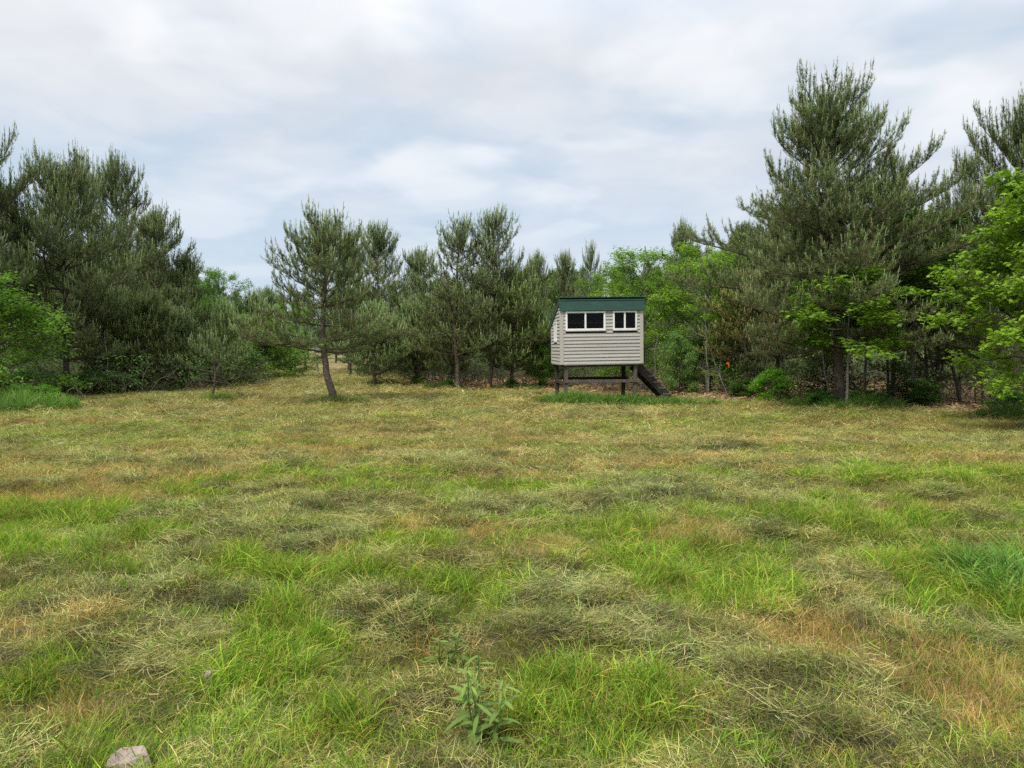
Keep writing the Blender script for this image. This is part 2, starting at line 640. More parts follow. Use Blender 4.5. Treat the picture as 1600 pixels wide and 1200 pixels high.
SW = (.62, 1.22, .66, 1.26)            # side window a0 a1 z0 z1
for i in range(int(FRONT_H / PITCHH)):
    z0, z1 = i * PITCHH + .002, (i + 1) * PITCHH
    e0, e1 = roof_run(z0) - .01, roof_run(z1) - .01
    if e1 < .12:
        continue
    e0, e1 = min(e0, HD - .06), min(e1, HD - .06)
    if z1 > SW[2] + .01 and z0 < SW[3] - .01:
        board('L', z0, z1, .075, SW[0])
        if e1 > SW[1] + .03:
            board('L', z0, z1, SW[1], e0, e1)
    else:
        board('L', z0, z1, .075, e0, e1)
    if not (.95 > z0 and z0 < 9) or z0 > 1.75:
        board('R', z0, z1, .075, e0, e1)
    else:
        board('R', z0, z1, .075, .55) if z0 > .0 else board('R', z0, z1, .075, .55)
        if e1 > 1.4:
            board('R', z0, z1, 1.32, e0, e1)
for i in range(int(BACK_H / PITCHH)):
    board('B', i * PITCHH + .002, (i + 1) * PITCHH, .06, HW - .06)

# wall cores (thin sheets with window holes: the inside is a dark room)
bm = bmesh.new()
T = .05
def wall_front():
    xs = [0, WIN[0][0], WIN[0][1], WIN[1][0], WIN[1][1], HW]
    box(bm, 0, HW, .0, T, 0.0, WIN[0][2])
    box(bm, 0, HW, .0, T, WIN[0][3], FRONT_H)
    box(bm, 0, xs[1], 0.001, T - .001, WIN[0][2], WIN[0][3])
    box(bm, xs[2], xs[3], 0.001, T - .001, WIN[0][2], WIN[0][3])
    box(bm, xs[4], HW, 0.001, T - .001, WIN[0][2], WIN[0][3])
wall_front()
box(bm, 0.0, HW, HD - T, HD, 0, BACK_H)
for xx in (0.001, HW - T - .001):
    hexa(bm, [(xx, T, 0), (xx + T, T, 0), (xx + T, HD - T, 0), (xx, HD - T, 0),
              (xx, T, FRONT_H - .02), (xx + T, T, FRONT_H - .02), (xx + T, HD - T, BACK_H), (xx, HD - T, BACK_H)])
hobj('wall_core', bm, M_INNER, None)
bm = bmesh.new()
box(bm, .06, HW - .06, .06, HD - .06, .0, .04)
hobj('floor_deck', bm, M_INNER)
# things inside that the photo hints at: nothing; the room reads black

# corner trims
for (x0, x1, y0, y1, hh, nm) in ((-.028, .075, -.028, -.002, 1.55, 'f'), (HW - .075, HW + .028, -.028, -.002, 1.55, 'f'),
                                 (-.028, -.002, 0, .075, 1.70, 's'), (HW + .002, HW + .028, 0, .075, 1.70, 's'),
                                 (-.028, -.002, HD - .06, HD + .028, BACK_H, 's'), (HW + .002, HW + .028, HD - .06, HD + .028, BACK_H, 's')):
    bm = bmesh.new()
    box(bm, x0, x1, y0, y1, -.01, hh)
    hobj('corner_trim', bm, M_TRIM, None, .004)
# bottom starter trim
for (a_, b_) in (((.075, -.012, -.012), (HW - .075, -.012, -.012)), ((-.012, .075, -.012), (-.012, HD - .06, -.012))):
    bm = bmesh.new()
    bar(bm, a_, b_, .024, .022)
    hobj('bottom_trim', bm, M_TRIM)


def window(face, a0, a1, z0, z1, split=None, fw=.055):
    def B(bm, p0, p1, q0, q1, o0, o1):     # run, height, out
        if face == 'F':
            box(bm, p0, p1, -o1, -o0, q0, q1)
        else:
            box(bm, -o1, -o0, p0, p1, q0, q1)
    bm = bmesh.new()
    B(bm, a0, a1, z0, z0 + fw, -.03, .035)
    B(bm, a0, a1, z1 - fw, z1, -.03, .035)
    B(bm, a0, a0 + fw, z0 + fw, z1 - fw, -.03, .034)
    B(bm, a1 - fw, a1, z0 + fw, z1 - fw, -.03, .034)
    w_ = hobj('window', bm, M_WHITE, None, .004)
    i0, i1, j0, j1 = a0 + fw, a1 - fw, z0 + fw, z1 - fw
    cuts = [(i0, i1)]
    if split:
        bm = bmesh.new()
        B(bm, split - .024, split + .024, j0, j1, -.02, .03)
        hobj('mullion', bm, M_WHITE, w_, .003)
        cuts = [(i0, split - .024), (split + .024, i1)]
    for n_, (c0, c1) in enumerate(cuts):
        bm = bmesh.new()
        B(bm, c0, c1, j0, j1, -.008, -.002)
        hobj('pane', bm, gm, w_)
    bm = bmesh.new()
    if face == 'F':
        box(bm, a0 - .02, a1 + .02, -.05, -.022, z0 - .022, z0 - .002)
    else:
        box(bm, -.05, -.022, a0 - .02, a1 + .02, z0 - .022, z0 - .002)
    hobj('sill', bm, M_TRIM, w_)
    return w_


window('F', *WIN[0], split=.715)
window('F', *WIN[1], split=1.865, fw=.05)
window('L', SW[0], SW[1], SW[2], SW[3], split=.92)
# green fascia, rakes and ribbed roof
bm = bmesh.new()
box(bm, -.05, HW + .06, -.085, -.055, 1.53, 1.82)
fa = hobj('fascia', bm, M_GREEN, None, .004)
bm = bmesh.new()
box(bm, -.055, HW + .065, -.1, -.03, 1.821, 1.85)
hobj('fascia_cap', bm, M_GREEN, fa, .004)
sl_ = (BACK_H - FRONT_H) / HD
for xx in (-.055, HW + .025):
    bm = bmesh.new()
    z_at = lambda yy: FRONT_H + .02 + sl_ * yy
    hexa(bm, [(xx, -.05, z_at(-.05) - .12), (xx + .03, -.05, z_at(-.05) - .12), (xx + .03, HD + .15, z_at(HD + .15) - .12), (xx, HD + .15, z_at(HD + .15) - .12),
              (xx, -.05, z_at(-.05)), (xx + .03, -.05, z_at(-.05)), (xx + .03, HD + .15, z_at(HD + .15)), (xx, HD + .15, z_at(HD + .15))])
    hobj('rake_trim', bm, M_GREEN)
bm = bmesh.new()
x_ = -.06
while x_ < HW + .06:
    for (x0, x1, dz) in ((x_, x_ + .2, 0), (x_ + .2, x_ + .23, .03)):
        x1 = min(x1, HW + .065)
        if x1 - x0 < .005:
            continue
        za, zb = z_at(-.1) + .012, z_at(HD + .18) + .012
        hexa(bm, [(x0, -.1, za), (x1, -.1, za), (x1, HD + .18, zb), (x0, HD + .18, zb),
                  (x0, -.1, za + .012 + dz), (x1, -.1, za + .012 + dz), (x1, HD + .18, zb + .012 + dz), (x0, HD + .18, zb + .012 + dz)])
    x_ += .23
hobj('roof', bm, M_GREEN)
# floor frame and stilts (upright, so not tilted with the walls)
for yy in (.06, HD - .1):
    bm = bmesh.new()
    box(bm, .03, HW - .03, yy, yy + .04, -.085, -.014)
    hobj('floor_beam', bm, M_DARKPOST)
for k in range(5):
    bm = bmesh.new()
    xx = .1 + k * (HW - .24) / 4
    box(bm, xx, xx + .04, .1, HD - .1, -.08, -.013)
    hobj('floor_joist', bm, M_DARKPOST)
for (xx, yy, w_, mt, dx) in ((.16, .10, .10, M_POST, -.015), (2.2, .10, .10, M_POST, -.03), (.12, 1.72, .11, M_DARKPOST, .03), (2.24, 1.72, .11, M_DARKPOST, .0)):
    bm = bmesh.new()
    tz = LIFT - .02 + xx * math.tan(TILT)
    hexa(bm, [(xx - w_ / 2 + dx, yy - w_ / 2, -.25), (xx + w_ / 2 + dx, yy - w_ / 2, -.25), (xx + w_ / 2 + dx, yy + w_ / 2, -.25), (xx - w_ / 2 + dx, yy + w_ / 2, -.25),
              (xx - w_ / 2, yy - w_ / 2, tz), (xx + w_ / 2, yy - w_ / 2, tz), (xx + w_ / 2, yy + w_ / 2, tz), (xx - w_ / 2, yy + w_ / 2, tz)])
    bm_obj('leg', bm, mt, hut, .005)
for (a_, b_, mt) in (((.10, .03, .60), (2.28, .03, .615), M_POST), ((.02, 1.65, .62), (2.36, 1.65, .63), M_DARKPOST), ((.10, .12, .55), (.10, 1.70, .55), M_DARKPOST),
                     ((2.26, .12, .56), (2.26, 1.70, .56), M_DARKPOST)):
    bm = bmesh.new()
    bar(bm, a_, b_, .045, .085)
    bm_obj('brace_rail', bm, mt, hut, .004)

# stairs on the right side
st = put('staircase', None, hut, (0, 0, 0))
x0, z0_, x1, z1_ = HW + .02, LIFT + .03, HW + .98, .06
for yy in (.52, 1.32):
    bm = bmesh.new()
    bar(bm, (x0, yy, z0_ - .10), (x1, yy, z1_), .045, .22)
    bm_obj('stringer', bm, M_STAIR, st, .004)
nt_ = 6
for k in range(nt_):
    f = (k + .35) / nt_
    xx = x0 + (x1 - x0) * f
    zz = z0_ + (z1_ - z0_) * f + .02
    bm = bmesh.new()
    box(bm, xx - .11, xx + .15, .485, 1.36, zz - .02, zz + .02)
    bm_obj('tread', bm, M_TREAD, st, .004)

# ------------------------------------------------------------------ trees
rng = random.Random(11)


def rot_dir(az, el):
    return np.array([math.cos(az) * math.cos(el), math.sin(az) * math.cos(el), math.sin(el)])


def unit(a_):
    return a_ / (math.sqrt(float(a_ @ a_)) + 1e-9)


def prof(tab, z):
    return float(np.interp(z, [a_ for a_, _ in tab], [b_ for _, b_ in tab]))


def needles(mb, pos, dr, ln, col, nn, nlen, nwid, r):
    """nn needle triangles round every shoot"""
    n = len(pos)
    if n == 0:
        return
    P = np.repeat(pos, nn, 0)
    D = np.repeat(dr, nn, 0)
    L = np.repeat(ln, nn)
    C = np.repeat(col, nn, 0)
    k = n * nn
    t_ = r.random(k) ** .9
    ang = r.random(k) * 2 * np.pi
    al = np.radians(r.uniform(30, 74, k)) * (1.05 - .45 * t_)
    ref = np.where(np.abs(D[:, 2:3]) < .8, np.array([[0, 0, 1.0]]), np.array([[1.0, 0, 0]]))
    A = np.cross(D, ref)
    A /= np.linalg.norm(A, axis=1)[:, None]
    B = np.cross(D, A)
    R = np.cos(ang)[:, None] * A + np.sin(ang)[:, None] * B
    nd = D * np.cos(al)[:, None] + R * np.sin(al)[:, None]
    base = P + D * (L * t_)[:, None]
    tip = base + nd * (nlen * r.uniform(.75, 1.2, k))[:, None]
    w = np.cross(nd, R + r.normal(0, .5, (k, 3)))
    w /= np.linalg.norm(w, axis=1)[:, None] + 1e-9
    w *= nwid / 2
    V = np.stack([base - w, base + w, tip], 1).reshape(-1, 3)
    cc = C * r.uniform(.72, 1.28, (k, 1))
    mb.add(V, np.arange(k * 3).reshape(-1, 3), np.repeat(cc, 3, 0))


def spikes(mb, pos, dr, ln, wid, col, r):
    n = len(pos)
    if n == 0:
        return
    ref = np.array([[1.0, .2, 0]])
    A = np.cross(dr, ref)
    A /= np.linalg.norm(A, axis=1)[:, None] + 1e-9
    B = np.cross(dr, A)
    vs = []
    for kk in range(3):
        an = kk * 2.094
        vs.append(pos + (math.cos(an) * A + math.sin(an) * B) * wid / 2)
    mid = [v_ + dr * (ln * .8)[:, None] for v_ in vs]
    tip = pos + dr * ln[:, None]
    V = np.stack(vs + mid + [tip], 1).reshape(-1, 3)
    f = []
    for kk in range(3):
        k2_ = (kk + 1) % 3
        f += [[kk, k2_, 3 + k2_], [kk, 3 + k2_, 3 + kk], [3 + kk, 3 + k2_, 6]]
    f = np.array(f)[None] + (np.arange(n) * 7)[:, None, None]
    mb.add(V, f.reshape(-1, 3), np.repeat(col, 7, 0))


G_DARK = np.array([.062, .090, .036])
G_MID = np.array([.14, .185, .07])
G_TIP = np.array([.26, .32, .12])
G_BROWN = np.array([.17, .13, .07])
G_CANDLE = np.array([.42, .42, .26])


def pine(name, seed, H, tab, path=None, whorl=.42, nb=5, tr=.10, top_el=48, low_el=4, bare=.35, dens=1.0, nn=22, nlen=.09, nwid=.013,
         cones=.25, candles=1.0, dead=0, leaders=(), tip=.34, lower_bare=0.6):
    """a Scots-pine like tree. tab: [(z, crown radius)...] from the lowest live branch up; path: [(z, dx, dy)] of the trunk"""
    R = random.Random(seed)
    r = np.random.default_rng(seed)
    path = path or [(0, 0, 0), (H, 0, 0)]
    zz = [p_[0] for p_ in path]
    def ctr(z):
        return np.array([np.interp(z, zz, [p_[1] for p_ in path]), np.interp(z, zz, [p_[2] for p_ in path]), z])
    wood_, br, shoots = MB(), MB(), []
    n = 22
    tz = np.linspace(-.15, H * .985, n)
    wob = [np.array([R.gauss(0, .012), R.gauss(0, .012), 0]) for _ in tz]
    rr = [tr * (1 - .93 * max(0, z) / H) ** .85 + .006 + (tr * .45 * math.exp(-max(0, z) / .18)) for z in tz]
    wood_.tube([ctr(z) + w_ for z, w_ in zip(tz, wob)], rr, 9, (1, 1, 1))

    def add_shoot(p_, d, L, kind, candle):
        shoots.append((p_, d, L, kind, candle))

    def branch(p0, az, el, L, tz_):
        """tz_: 0 at the crown's foot .. 1 at its top"""
        ns = max(4, int(L / .22))
        pts = [p0]
        d_az, e_ = az, el
        p_ = p0.copy()
        dirs = []
        for i in range(ns):
            f = i / ns
            e_ = el * (1 - .25 * f) + rad(16 + 30 * tz_) * f ** 2 + R.gauss(0, .07)
            d_az += R.gauss(0, .10)
            d = rot_dir(d_az, e_)
            dirs.append(d)
            p_ = p_ + d * (L / ns)
            pts.append(p_.copy())
        br.tube(pts, np.linspace(.008 + .011 * L, .004, len(pts)), 5, (.9, .9, .9))
        start = bare if tz_ < .75 else .12
        s = start * L
        side = R.choice((-1, 1))
        while s < L:
            i = min(ns - 1, int(s / L * ns))
            fr_ = s / L * ns - i
            q_ = pts[i] * (1 - fr_) + pts[i + 1] * fr_
            bd = dirs[i]
            sl2 = (.20 + .50 * (L - s)) * R.uniform(.7, 1.15)
            sl2 = min(sl2, 1.15)
            a2 = math.atan2(bd[1], bd[0]) + side * rad(R.uniform(38, 62))
            e2 = math.asin(max(-1, min(1, bd[2]))) * .8 + rad(R.uniform(-14, 30))
            side = -side
            m_ = max(2, int(sl2 / .125))
            sp = [q_]
            pp = q_.copy()
            for j in range(m_):
                e3 = e2 + rad(26) * (j / m_)
                d2 = rot_dir(a2 + R.gauss(0, .12), min(e3, rad(80)))
                pp = pp + d2 * (sl2 / m_)
                sp.append(pp.copy())
                if j >= 0:
                    for sg in (-1, 1):
                        if R.random() < .95 * dens:
                            d3 = rot_dir(a2 + sg * rad(R.uniform(25, 60)), min(rad(80), e3 + rad(R.uniform(5, 45))))
                            add_shoot(pp - d2 * R.random() * .08, d3, R.uniform(.10, .19), 'in' if R.random() < .6 else 'tip', R.random() < .10)
            br.tube(sp, np.linspace(.006, .003, len(sp)), 3, (.9, .9, .9))
            up = np.array([0, 0, 1.0])
            dt = unit(d2 + up * R.uniform(.0, .9) * (1 + 2.2 * tz_))
            add_shoot(pp, dt, R.uniform(.15, .25) * (1 + .9 * tz_), 'tip', R.random() < .8)
            s += R.uniform(.09, .15)
        dt = unit(dirs[-1] + np.array([0, 0, 1.0]) * R.uniform(.7, 1.6) * (1 + tz_))
        add_shoot(pts[-1], dt, R.uniform(.2, .32) * (1 + .8 * tz_), 'tip', True)

    z = tab[0][0]
    az0 = R.random() * 6.28
    while z < H * .965:
        t_ = (z - tab[0][0]) / (H - tab[0][0])
        rr_ = prof(tab, z)
        az0 += 1.1
        k_n = nb + R.choice((-2, -1, 0, 1))
        for k in range(k_n):
            az = az0 + k * 6.283 / k_n + R.gauss(0, .22)
            L = rr_ * R.choice((.5, .7, .9, 1, 1.2)) * R.uniform(.85, 1.12)
            if L < .12:
                continue
            el = rad(low_el + (top_el - low_el) * t_ ** 1.25 + R.gauss(0, 7))
            branch(ctr(z + R.uniform(-.06, .06)), az, el, L * 1.36, t_)
        # short twigs between whorls
        if t_ > .3:
            for k in range(2):
                branch(ctr(z + whorl * .5), R.random() * 6.28, rad(20 + 40 * t_), rr_ * .45, t_)
        z += whorl * 1.3 * R.uniform(.75, 1.25) * (1 - .45 * t_)
    # leader
    top = ctr(H * .97)
    for k in range(5):
        d = unit(np.array([R.gauss(0, .25), R.gauss(0, .25), 1.0])) if k else np.array([0, 0, 1.0])
        add_shoot(top + (np.array([0, 0, -.08 * k])), d, tip * (1 if k == 0 else R.uniform(.5, .8)), 'tip', True)
    for (lz, laz, lel, lL) in leaders:        # a second stem leaving the trunk
        p0 = ctr(lz)
        pts = [p0]
        for i in range(8):
            e_ = lel + (rad(78) - lel) * (i / 8)
            pts.append(pts[-1] + rot_dir(laz, e_) * (lL / 8))
        br.tube(pts, np.linspace(.06, .012, len(pts)), 6, (.95, .95, .95))
        for i in range(1, 9):
            f = i / 8
            for k in range(5):
                branch(pts[i], R.random() * 6.28, rad(15 + 45 * f), lL * .42 * (1.08 - f) + .22, .5 + .5 * f)
    # dead lower twigs
    for k in range(dead):
        z = R.uniform(.35, tab[0][0] + .6)
        az, el = R.random() * 6.28, rad(R.uniform(-15, 25))
        L = R.uniform(.4, 1.3) * min(1.2, tab[0][1])
        p_ = ctr(z)
        pts = [p_]
        for i in range(5):
            az += R.gauss(0, .2)
            el += R.gauss(0, .15)
            pts.append(pts[-1] + rot_dir(az, el) * L / 5)
            if i > 1:
                q_ = pts[-1]
                e_ = q_ + rot_dir(az + R.choice((-1, 1)) * .8, el + R.gauss(0, .3)) * L * .3
                br.tube([q_, (q_ + e_) / 2 + np.array([0, 0, -.01]), e_], [.004, .003, .002], 3, (1.3, 1.25, 1.2))
        br.tube(pts, np.linspace(.012, .003, 6), 4, (1.3, 1.25, 1.2))
    fo, ca = MB(), MB()
    pos = np.array([s_0[0] for s_0 in shoots])
    dr = np.array([s_0[1] for s_0 in shoots])
    ln = np.array([s_0[2] for s_0 in shoots])
    tips = np.array([s_0[3] == 'tip' for s_0 in shoots])
    can = np.array([s_0[4] for s_0 in shoots])
    k = len(shoots)
    zt = np.clip((pos[:, 2] - tab[0][0]) / (H - tab[0][0]), 0, 1)
    mix_ = r.random((k, 1))
    col = G_DARK * (1 - mix_) + G_MID * mix_
    col = np.where(tips[:, None], G_MID * (1 - mix_) + G_TIP * mix_, col)
    br_ = (r.random(k) < cones * .8 * (1.15 - zt))
    col = np.where(br_[:, None], col * .35 + G_BROWN * .75, col)
    needles(fo, pos, dr, ln, col, nn, nlen, nwid, r)
    sel = can & (r.random(k) < candles)
    p2 = (pos + dr * (ln * .75)[:, None])[sel]
    d2 = dr[sel] * .5 + np.array([[0, 0, 1.0]]) + r.normal(0, .08, (sel.sum(), 3))
    d2 /= np.linalg.norm(d2, axis=1)[:, None]
    cl = (r.uniform(.09, .22, sel.sum()) * (1 + .5 * zt[sel]))
    cc = G_CANDLE * r.uniform(.7, 1.25, (sel.sum(), 1)) * np.where(r.random((sel.sum(), 1)) < .10, np.array([[1.0, .8, .65]]), np.array([[.8, 1, .85]]))
    spikes(ca, p2, d2, cl, .017, cc, r)
    print('TREE', name, len(shoots), sum(map(len, fo.f)))
    return dict(name=name, H=float((pos[:, 2] + dr[:, 2] * ln)[np.argsort(pos[:, 2])[-6:]].max()), trunk=wood_.mesh('trunk', M_BARK, True), limbs=br.mesh('limbs', M_BARK, True),
                foliage=fo.mesh('pine_foliage', M_NEEDLE), candles=ca.mesh('new_shoots', M_NEEDLE))


MAPLE = np.array([(0, 0, 0), (.42, .02, -.04), (.30, .26, 0), (.62, .52, -.09), (.26, .56, 0), (0, 1.02, -.14), (-.26, .56, 0), (-.62, .52, -.09), (-.30, .26, 0), (-.42, .02, -.04), (0, .38, .05)])
MAPLE_F = np.array([(10, i, (i + 1) % 10) for i in range(10)])
OVAL = np.array([(0, 0, 0), (.30, .45, .06), (0, 1.0, -.08), (-.30, .45, .06)])
OVAL_F = np.array([(0, 1, 2), (0, 2, 3)])


def leaves(mb, pos, hd, size, col, shape, tilt, r):
    V0, F0 = shape
    n = len(pos)
    nm = np.stack([r.normal(0, tilt, n), r.normal(0, tilt, n), np.ones(n)], 1)
    nm /= np.linalg.norm(nm, axis=1)[:, None]
    y_ = hd - nm * (hd * nm).sum(1)[:, None]
    y_ /= np.linalg.norm(y_, axis=1)[:, None] + 1e-9
    x_a = np.cross(y_, nm)
    V = pos[:, None, :] + size[:, None, None] * (V0[None, :, 0:1] * x_a[:, None, :] + V0[None, :, 1:2] * y_[:, None, :] + V0[None, :, 2:3] * nm[:, None, :])
    F = F0[None] + (np.arange(n) * len(V0))[:, None, None]
    mb.add(V.reshape(-1, 3), F.reshape(-1, 3), np.repeat(col, len(V0), 0))


def broadleaf(name, seed, H, tab, path=None, tr=.06, limbs=26, shape='oval', leaf=.07, per=7, dens=1.0, c_a=(.10, .17, .035), c_b=(.20, .31, .055),
              tilt=.45, el_low=10, el_top=65, sprays=True, bark=None, lmin=.3, az_range=None):
    R = random.Random(seed)
    r = np.random.default_rng(seed)
    path = path or [(0, 0, 0), (H, 0, 0)]
    zz = [p_[0] for p_ in path]
    def ctr(z):
        return np.array([np.interp(z, zz, [p_[1] for p_ in path]), np.interp(z, zz, [p_[2] for p_ in path]), z])
    wood_, br = MB(), MB()
    tz = np.linspace(-.1, H * .93, 16)
    wood_.tube([ctr(z) + np.array([R.gauss(0, .02), R.gauss(0, .02), 0]) for z in tz], [tr * (1 - .88 * max(0, z) / H) + .004 for z in tz], 7, (1, 1, 1))
    P, Hd, cs = [], [], []
    z_lo = tab[0][0]
    for k in range(limbs):
        t_ = ((k + R.random()) / limbs)
        z = z_lo + (H * .93 - z_lo) * t_
        L = prof(tab, z) * R.choice((.6, .85, 1, 1.1))
        az = k * 2.4 + R.gauss(0, .3) if az_range is None else R.uniform(*az_range)
        el = rad(el_low + (el_top - el_low) * t_ + R.gauss(0, 8))
        ns = 7
        base_z = max(.05, z - L * math.tan(max(0, el)) * .5) if el > 0 else z
        pts = [ctr(base_z)]
        vig = R.uniform(.75, 1.15)
        for i in range(ns):
            f = i / ns
            az += R.gauss(0, .12)
            e_ = el * (1 - .75 * f) + R.gauss(0, .1)
            pts.append(pts[-1] + rot_dir(az, e_) * (L / math.cos(min(el, 1.1) * .6) / ns))
            if f > .2:
                nsub = 3
                for s_i in range(nsub):
                    a2 = az + R.choice((-1, 1)) * rad(R.uniform(25, 85))
                    e2 = e_ + rad(R.uniform(-20, 40))
                    sl2 = (lmin + .38 * L * (1 - f)) * R.uniform(.6, 1.1)
                    q_ = pts[-1]
                    sp = [q_]
                    m_ = max(2, int(sl2 / .14))
                    for j in range(m_):
                        a2 += R.gauss(0, .2)
                        sp.append(sp[-1] + rot_dir(a2, e2 - .25 * j / m_) * (sl2 / m_))
                        if R.random() < dens:
                            cc_ = vig * R.uniform(.8, 1.2)
                            for l_ in range(per):
                                P.append(sp[-1] + r.normal(0, .055, 3) * np.array([1.3, 1.3, .7]) * (leaf / .07) ** .7)
                                Hd.append(rot_dir(a2 + R.gauss(0, .9), rad(-20)))
                                cs.append(cc_)
                    br.tube(sp, np.linspace(.006, .0025, len(sp)), 3, (.9, .9, .9))
        br.tube(pts, np.linspace(.006 + .010 * L, .004, len(pts)), 5, (1, 1, 1))
    P, Hd, cs = np.array(P), np.array(Hd), np.array(cs)
    n = len(P)
    mix_ = np.clip(r.random((n, 1)) * .5 + (cs[:, None] - .75) * .7, 0, 1)
    col = (np.array(c_a) * (1 - mix_) + np.array(c_b) * mix_) * r.uniform(.8, 1.2, (n, 1))
    lv = MB()
    leaves(lv, P, Hd, leaf * r.uniform(.65, 1.2, n), col, (MAPLE, MAPLE_F) if shape == 'maple' else (OVAL, OVAL_F), tilt, r)
    bk = bark or M_PALEBARK
    print('TREE', name, n)
    return dict(name=name, H=H, trunk=wood_.mesh('trunk', bk, True), limbs=br.mesh('limbs', bk, True), foliage=lv.mesh('leaf_foliage', M_LEAF))


def plant_tree(proto, kind, x, y, H, label, w=1.0, rz=0.0, tint=(1, 1, 1), group=None, cat='tree', sink=0.0):
    k = H / proto['H']
    e = put(kind, None, None, (x, y, gz(x, y) - sink), rz, label=label, category=cat)
    e.scale = (k * w, k * w, k)
    e['group'] = group or {'pine_tree': 'pines round the clearing', 'young_pine': 'young pines at the wood edge', 'pine_sapling': 'young pines at the wood edge',
                           'leafy_tree': 'leafy trees at the wood edge', 'leafy_bush': 'leafy bushes at the wood edge', 'maple_sapling': 'maples on the right',
                           'maple_tree': 'maples on the right', 'weed_clump': 'weed clumps along the wood edge'}[kind]
    put('trunk', proto['trunk'], e)
    put('limbs', proto['limbs'], e, kind='stuff')
    f = put('foliage', proto['foliage'], e, kind='stuff')
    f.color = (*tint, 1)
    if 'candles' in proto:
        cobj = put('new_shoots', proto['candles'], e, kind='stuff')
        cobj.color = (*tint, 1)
    return e


def place(px, d):
    return at(px, 600, d).x


def htop(py, d, px=800):
    return at(px, py, d).z


# --- one of a kind
PM = pine('main', 21, 5.7, [(1.62, 2.1), (2.0, 2.2), (2.6, 1.35), (3.3, 1.65), (4.1, 1.25), (4.8, .75), (5.7, .25)],
          path=[(0, .30, 0), (.45, .16, 0), (.9, .03, 0), (1.4, -.02, 0), (2.2, -.10, 0), (3.4, -.02, 0), (4.6, .05, 0), (5.7, .02, 0)],
          whorl=.38, nb=6, tr=.115, top_el=44, low_el=3, bare=.28, dens=.75, nn=30, nlen=.10, nwid=.011, cones=.35, candles=.9, dead=6, tip=.42)
PR = pine('big', 37, 9.3, [(1.9, 2.2), (2.6, 2.9), (3.6, 2.9), (4.6, 3.1), (5.5, 2.4), (6.2, 1.5), (7.2, 1.5), (8.2, 1.2), (9.0, .8), (9.3, .4)],
          path=[(0, .05, 0), (1.5, -.03, 0), (4, -.25, 0), (7, -.5, 0), (9.3, -.6, 0)], whorl=.40, nb=7, tr=.15, top_el=44, low_el=-2, bare=.25,
          dens=1.0, nn=18, nlen=.11, nwid=.013, cones=.45, candles=1, dead=14, leaders=((4.2, .15, rad(38), 3.7),), tip=.5)
PN = pine('narrow', 5, 7.3, [(1.9, 1.5), (2.8, 1.65), (4.2, 1.35), (5.6, 1.0), (6.6, .6), (7.3, .12)],
          path=[(0, -.1, 0), (1.2, .02, 0), (2.4, .0, 0), (7.3, .1, 0)], whorl=.38, nb=6, tr=.085, top_el=48, low_el=8, bare=.3, dens=.95, nn=16,
          nwid=.013, cones=.4, dead=26, tip=.4)
PL = pine('leftbig', 63, 9.0, [(1.4, 2.3), (2.6, 2.9), (4.2, 2.8), (5.6, 2.4), (6.8, 1.9), (7.8, 1.3), (8.6, .8), (9.0, .3)],
          path=[(0, 0, 0), (4, .1, 0), (9, -.1, 0)], whorl=.42, nb=7, tr=.14, top_el=50, low_el=6, bare=.34, dens=1.0, nn=14, nlen=.105, nwid=.015,
          cones=.25, candles=1, dead=12, tip=.55)
# --- kinds that repeat
PA = pine('airy', 81, 7.0, [(1.5, 1.5), (2.6, 1.6), (4.0, 1.25), (5.4, .95), (6.4, .5), (7, .1)], whorl=.42, nb=6, tr=.08, dens=.85, nn=16, nwid=.015, cones=.2,
          top_el=46, path=[(0, 0, 0), (3, .15, 0), (5, .05, 0), (7, -.15, 0)], tip=.4)
PD = pine('dense', 97, 8.0, [(1.0, 1.8), (2.2, 2.1), (4.0, 1.9), (5.6, 1.45), (7.0, .85), (8, .15)], whorl=.46, nb=6, tr=.11, dens=.9, nn=13, nlen=.11, nwid=.020,
          cones=.15, dead=6, tip=.45)
PY = pine('young', 14, 3.6, [(.5, 1.0), (1.1, 1.15), (2.0, .95), (2.9, .6), (3.6, .1)], whorl=.3, nb=6, tr=.05, dens=1, nn=18, nlen=.10, nwid=.015, cones=.05,
          candles=1, top_el=48, low_el=18, tip=.35, bare=.2)
PS = pine('sapling', 15, 2.35, [(.75, .75), (1.2, .85), (1.7, .6), (2.35, .1)], path=[(0, -.12, 0), (.45, .02, 0), (.8, .06, 0), (1.5, .1, 0), (2.35, .12, 0)],
          whorl=.3, nb=4, tr=.035, dens=.75, nn=22, cones=.05, candles=.6, low_el=10, tip=.25, bare=.3, dead=3)
MR = broadleaf('maple', 7, 6.4, [(1.3, 2.2), (2, 2.4), (3, 2.2), (4.6, 1.7), (6, .8), (6.4, .3)], shape='maple', leaf=.13, per=8, limbs=42, dens=1.0, tr=.09,
               tilt=.38, el_low=-2, el_top=55, c_a=(.13, .23, .024), c_b=(.33, .49, .05), bark=M_BARK)
MS = broadleaf('maple_slim', 9, 5.2, [(2.1, 2.0), (2.8, 2.3), (3.6, 1.8), (4.6, 1.0), (5.2, .2)], shape='maple', leaf=.13, per=7, limbs=24, dens=.9, tr=.04,
               tilt=.35, el_low=-5, el_top=30, c_a=(.12, .23, .025), c_b=(.31, .48, .05), lmin=.25)
BT = broadleaf('leafy', 12, 4.6, [(.4, 1.2), (1.4, 1.6), (3, 1.5), (4.0, 1.0), (4.6, .3)], leaf=.07, per=18, limbs=34, dens=1.0, tr=.06, c_a=(.095, .19, .03), c_b=(.25, .40, .055))
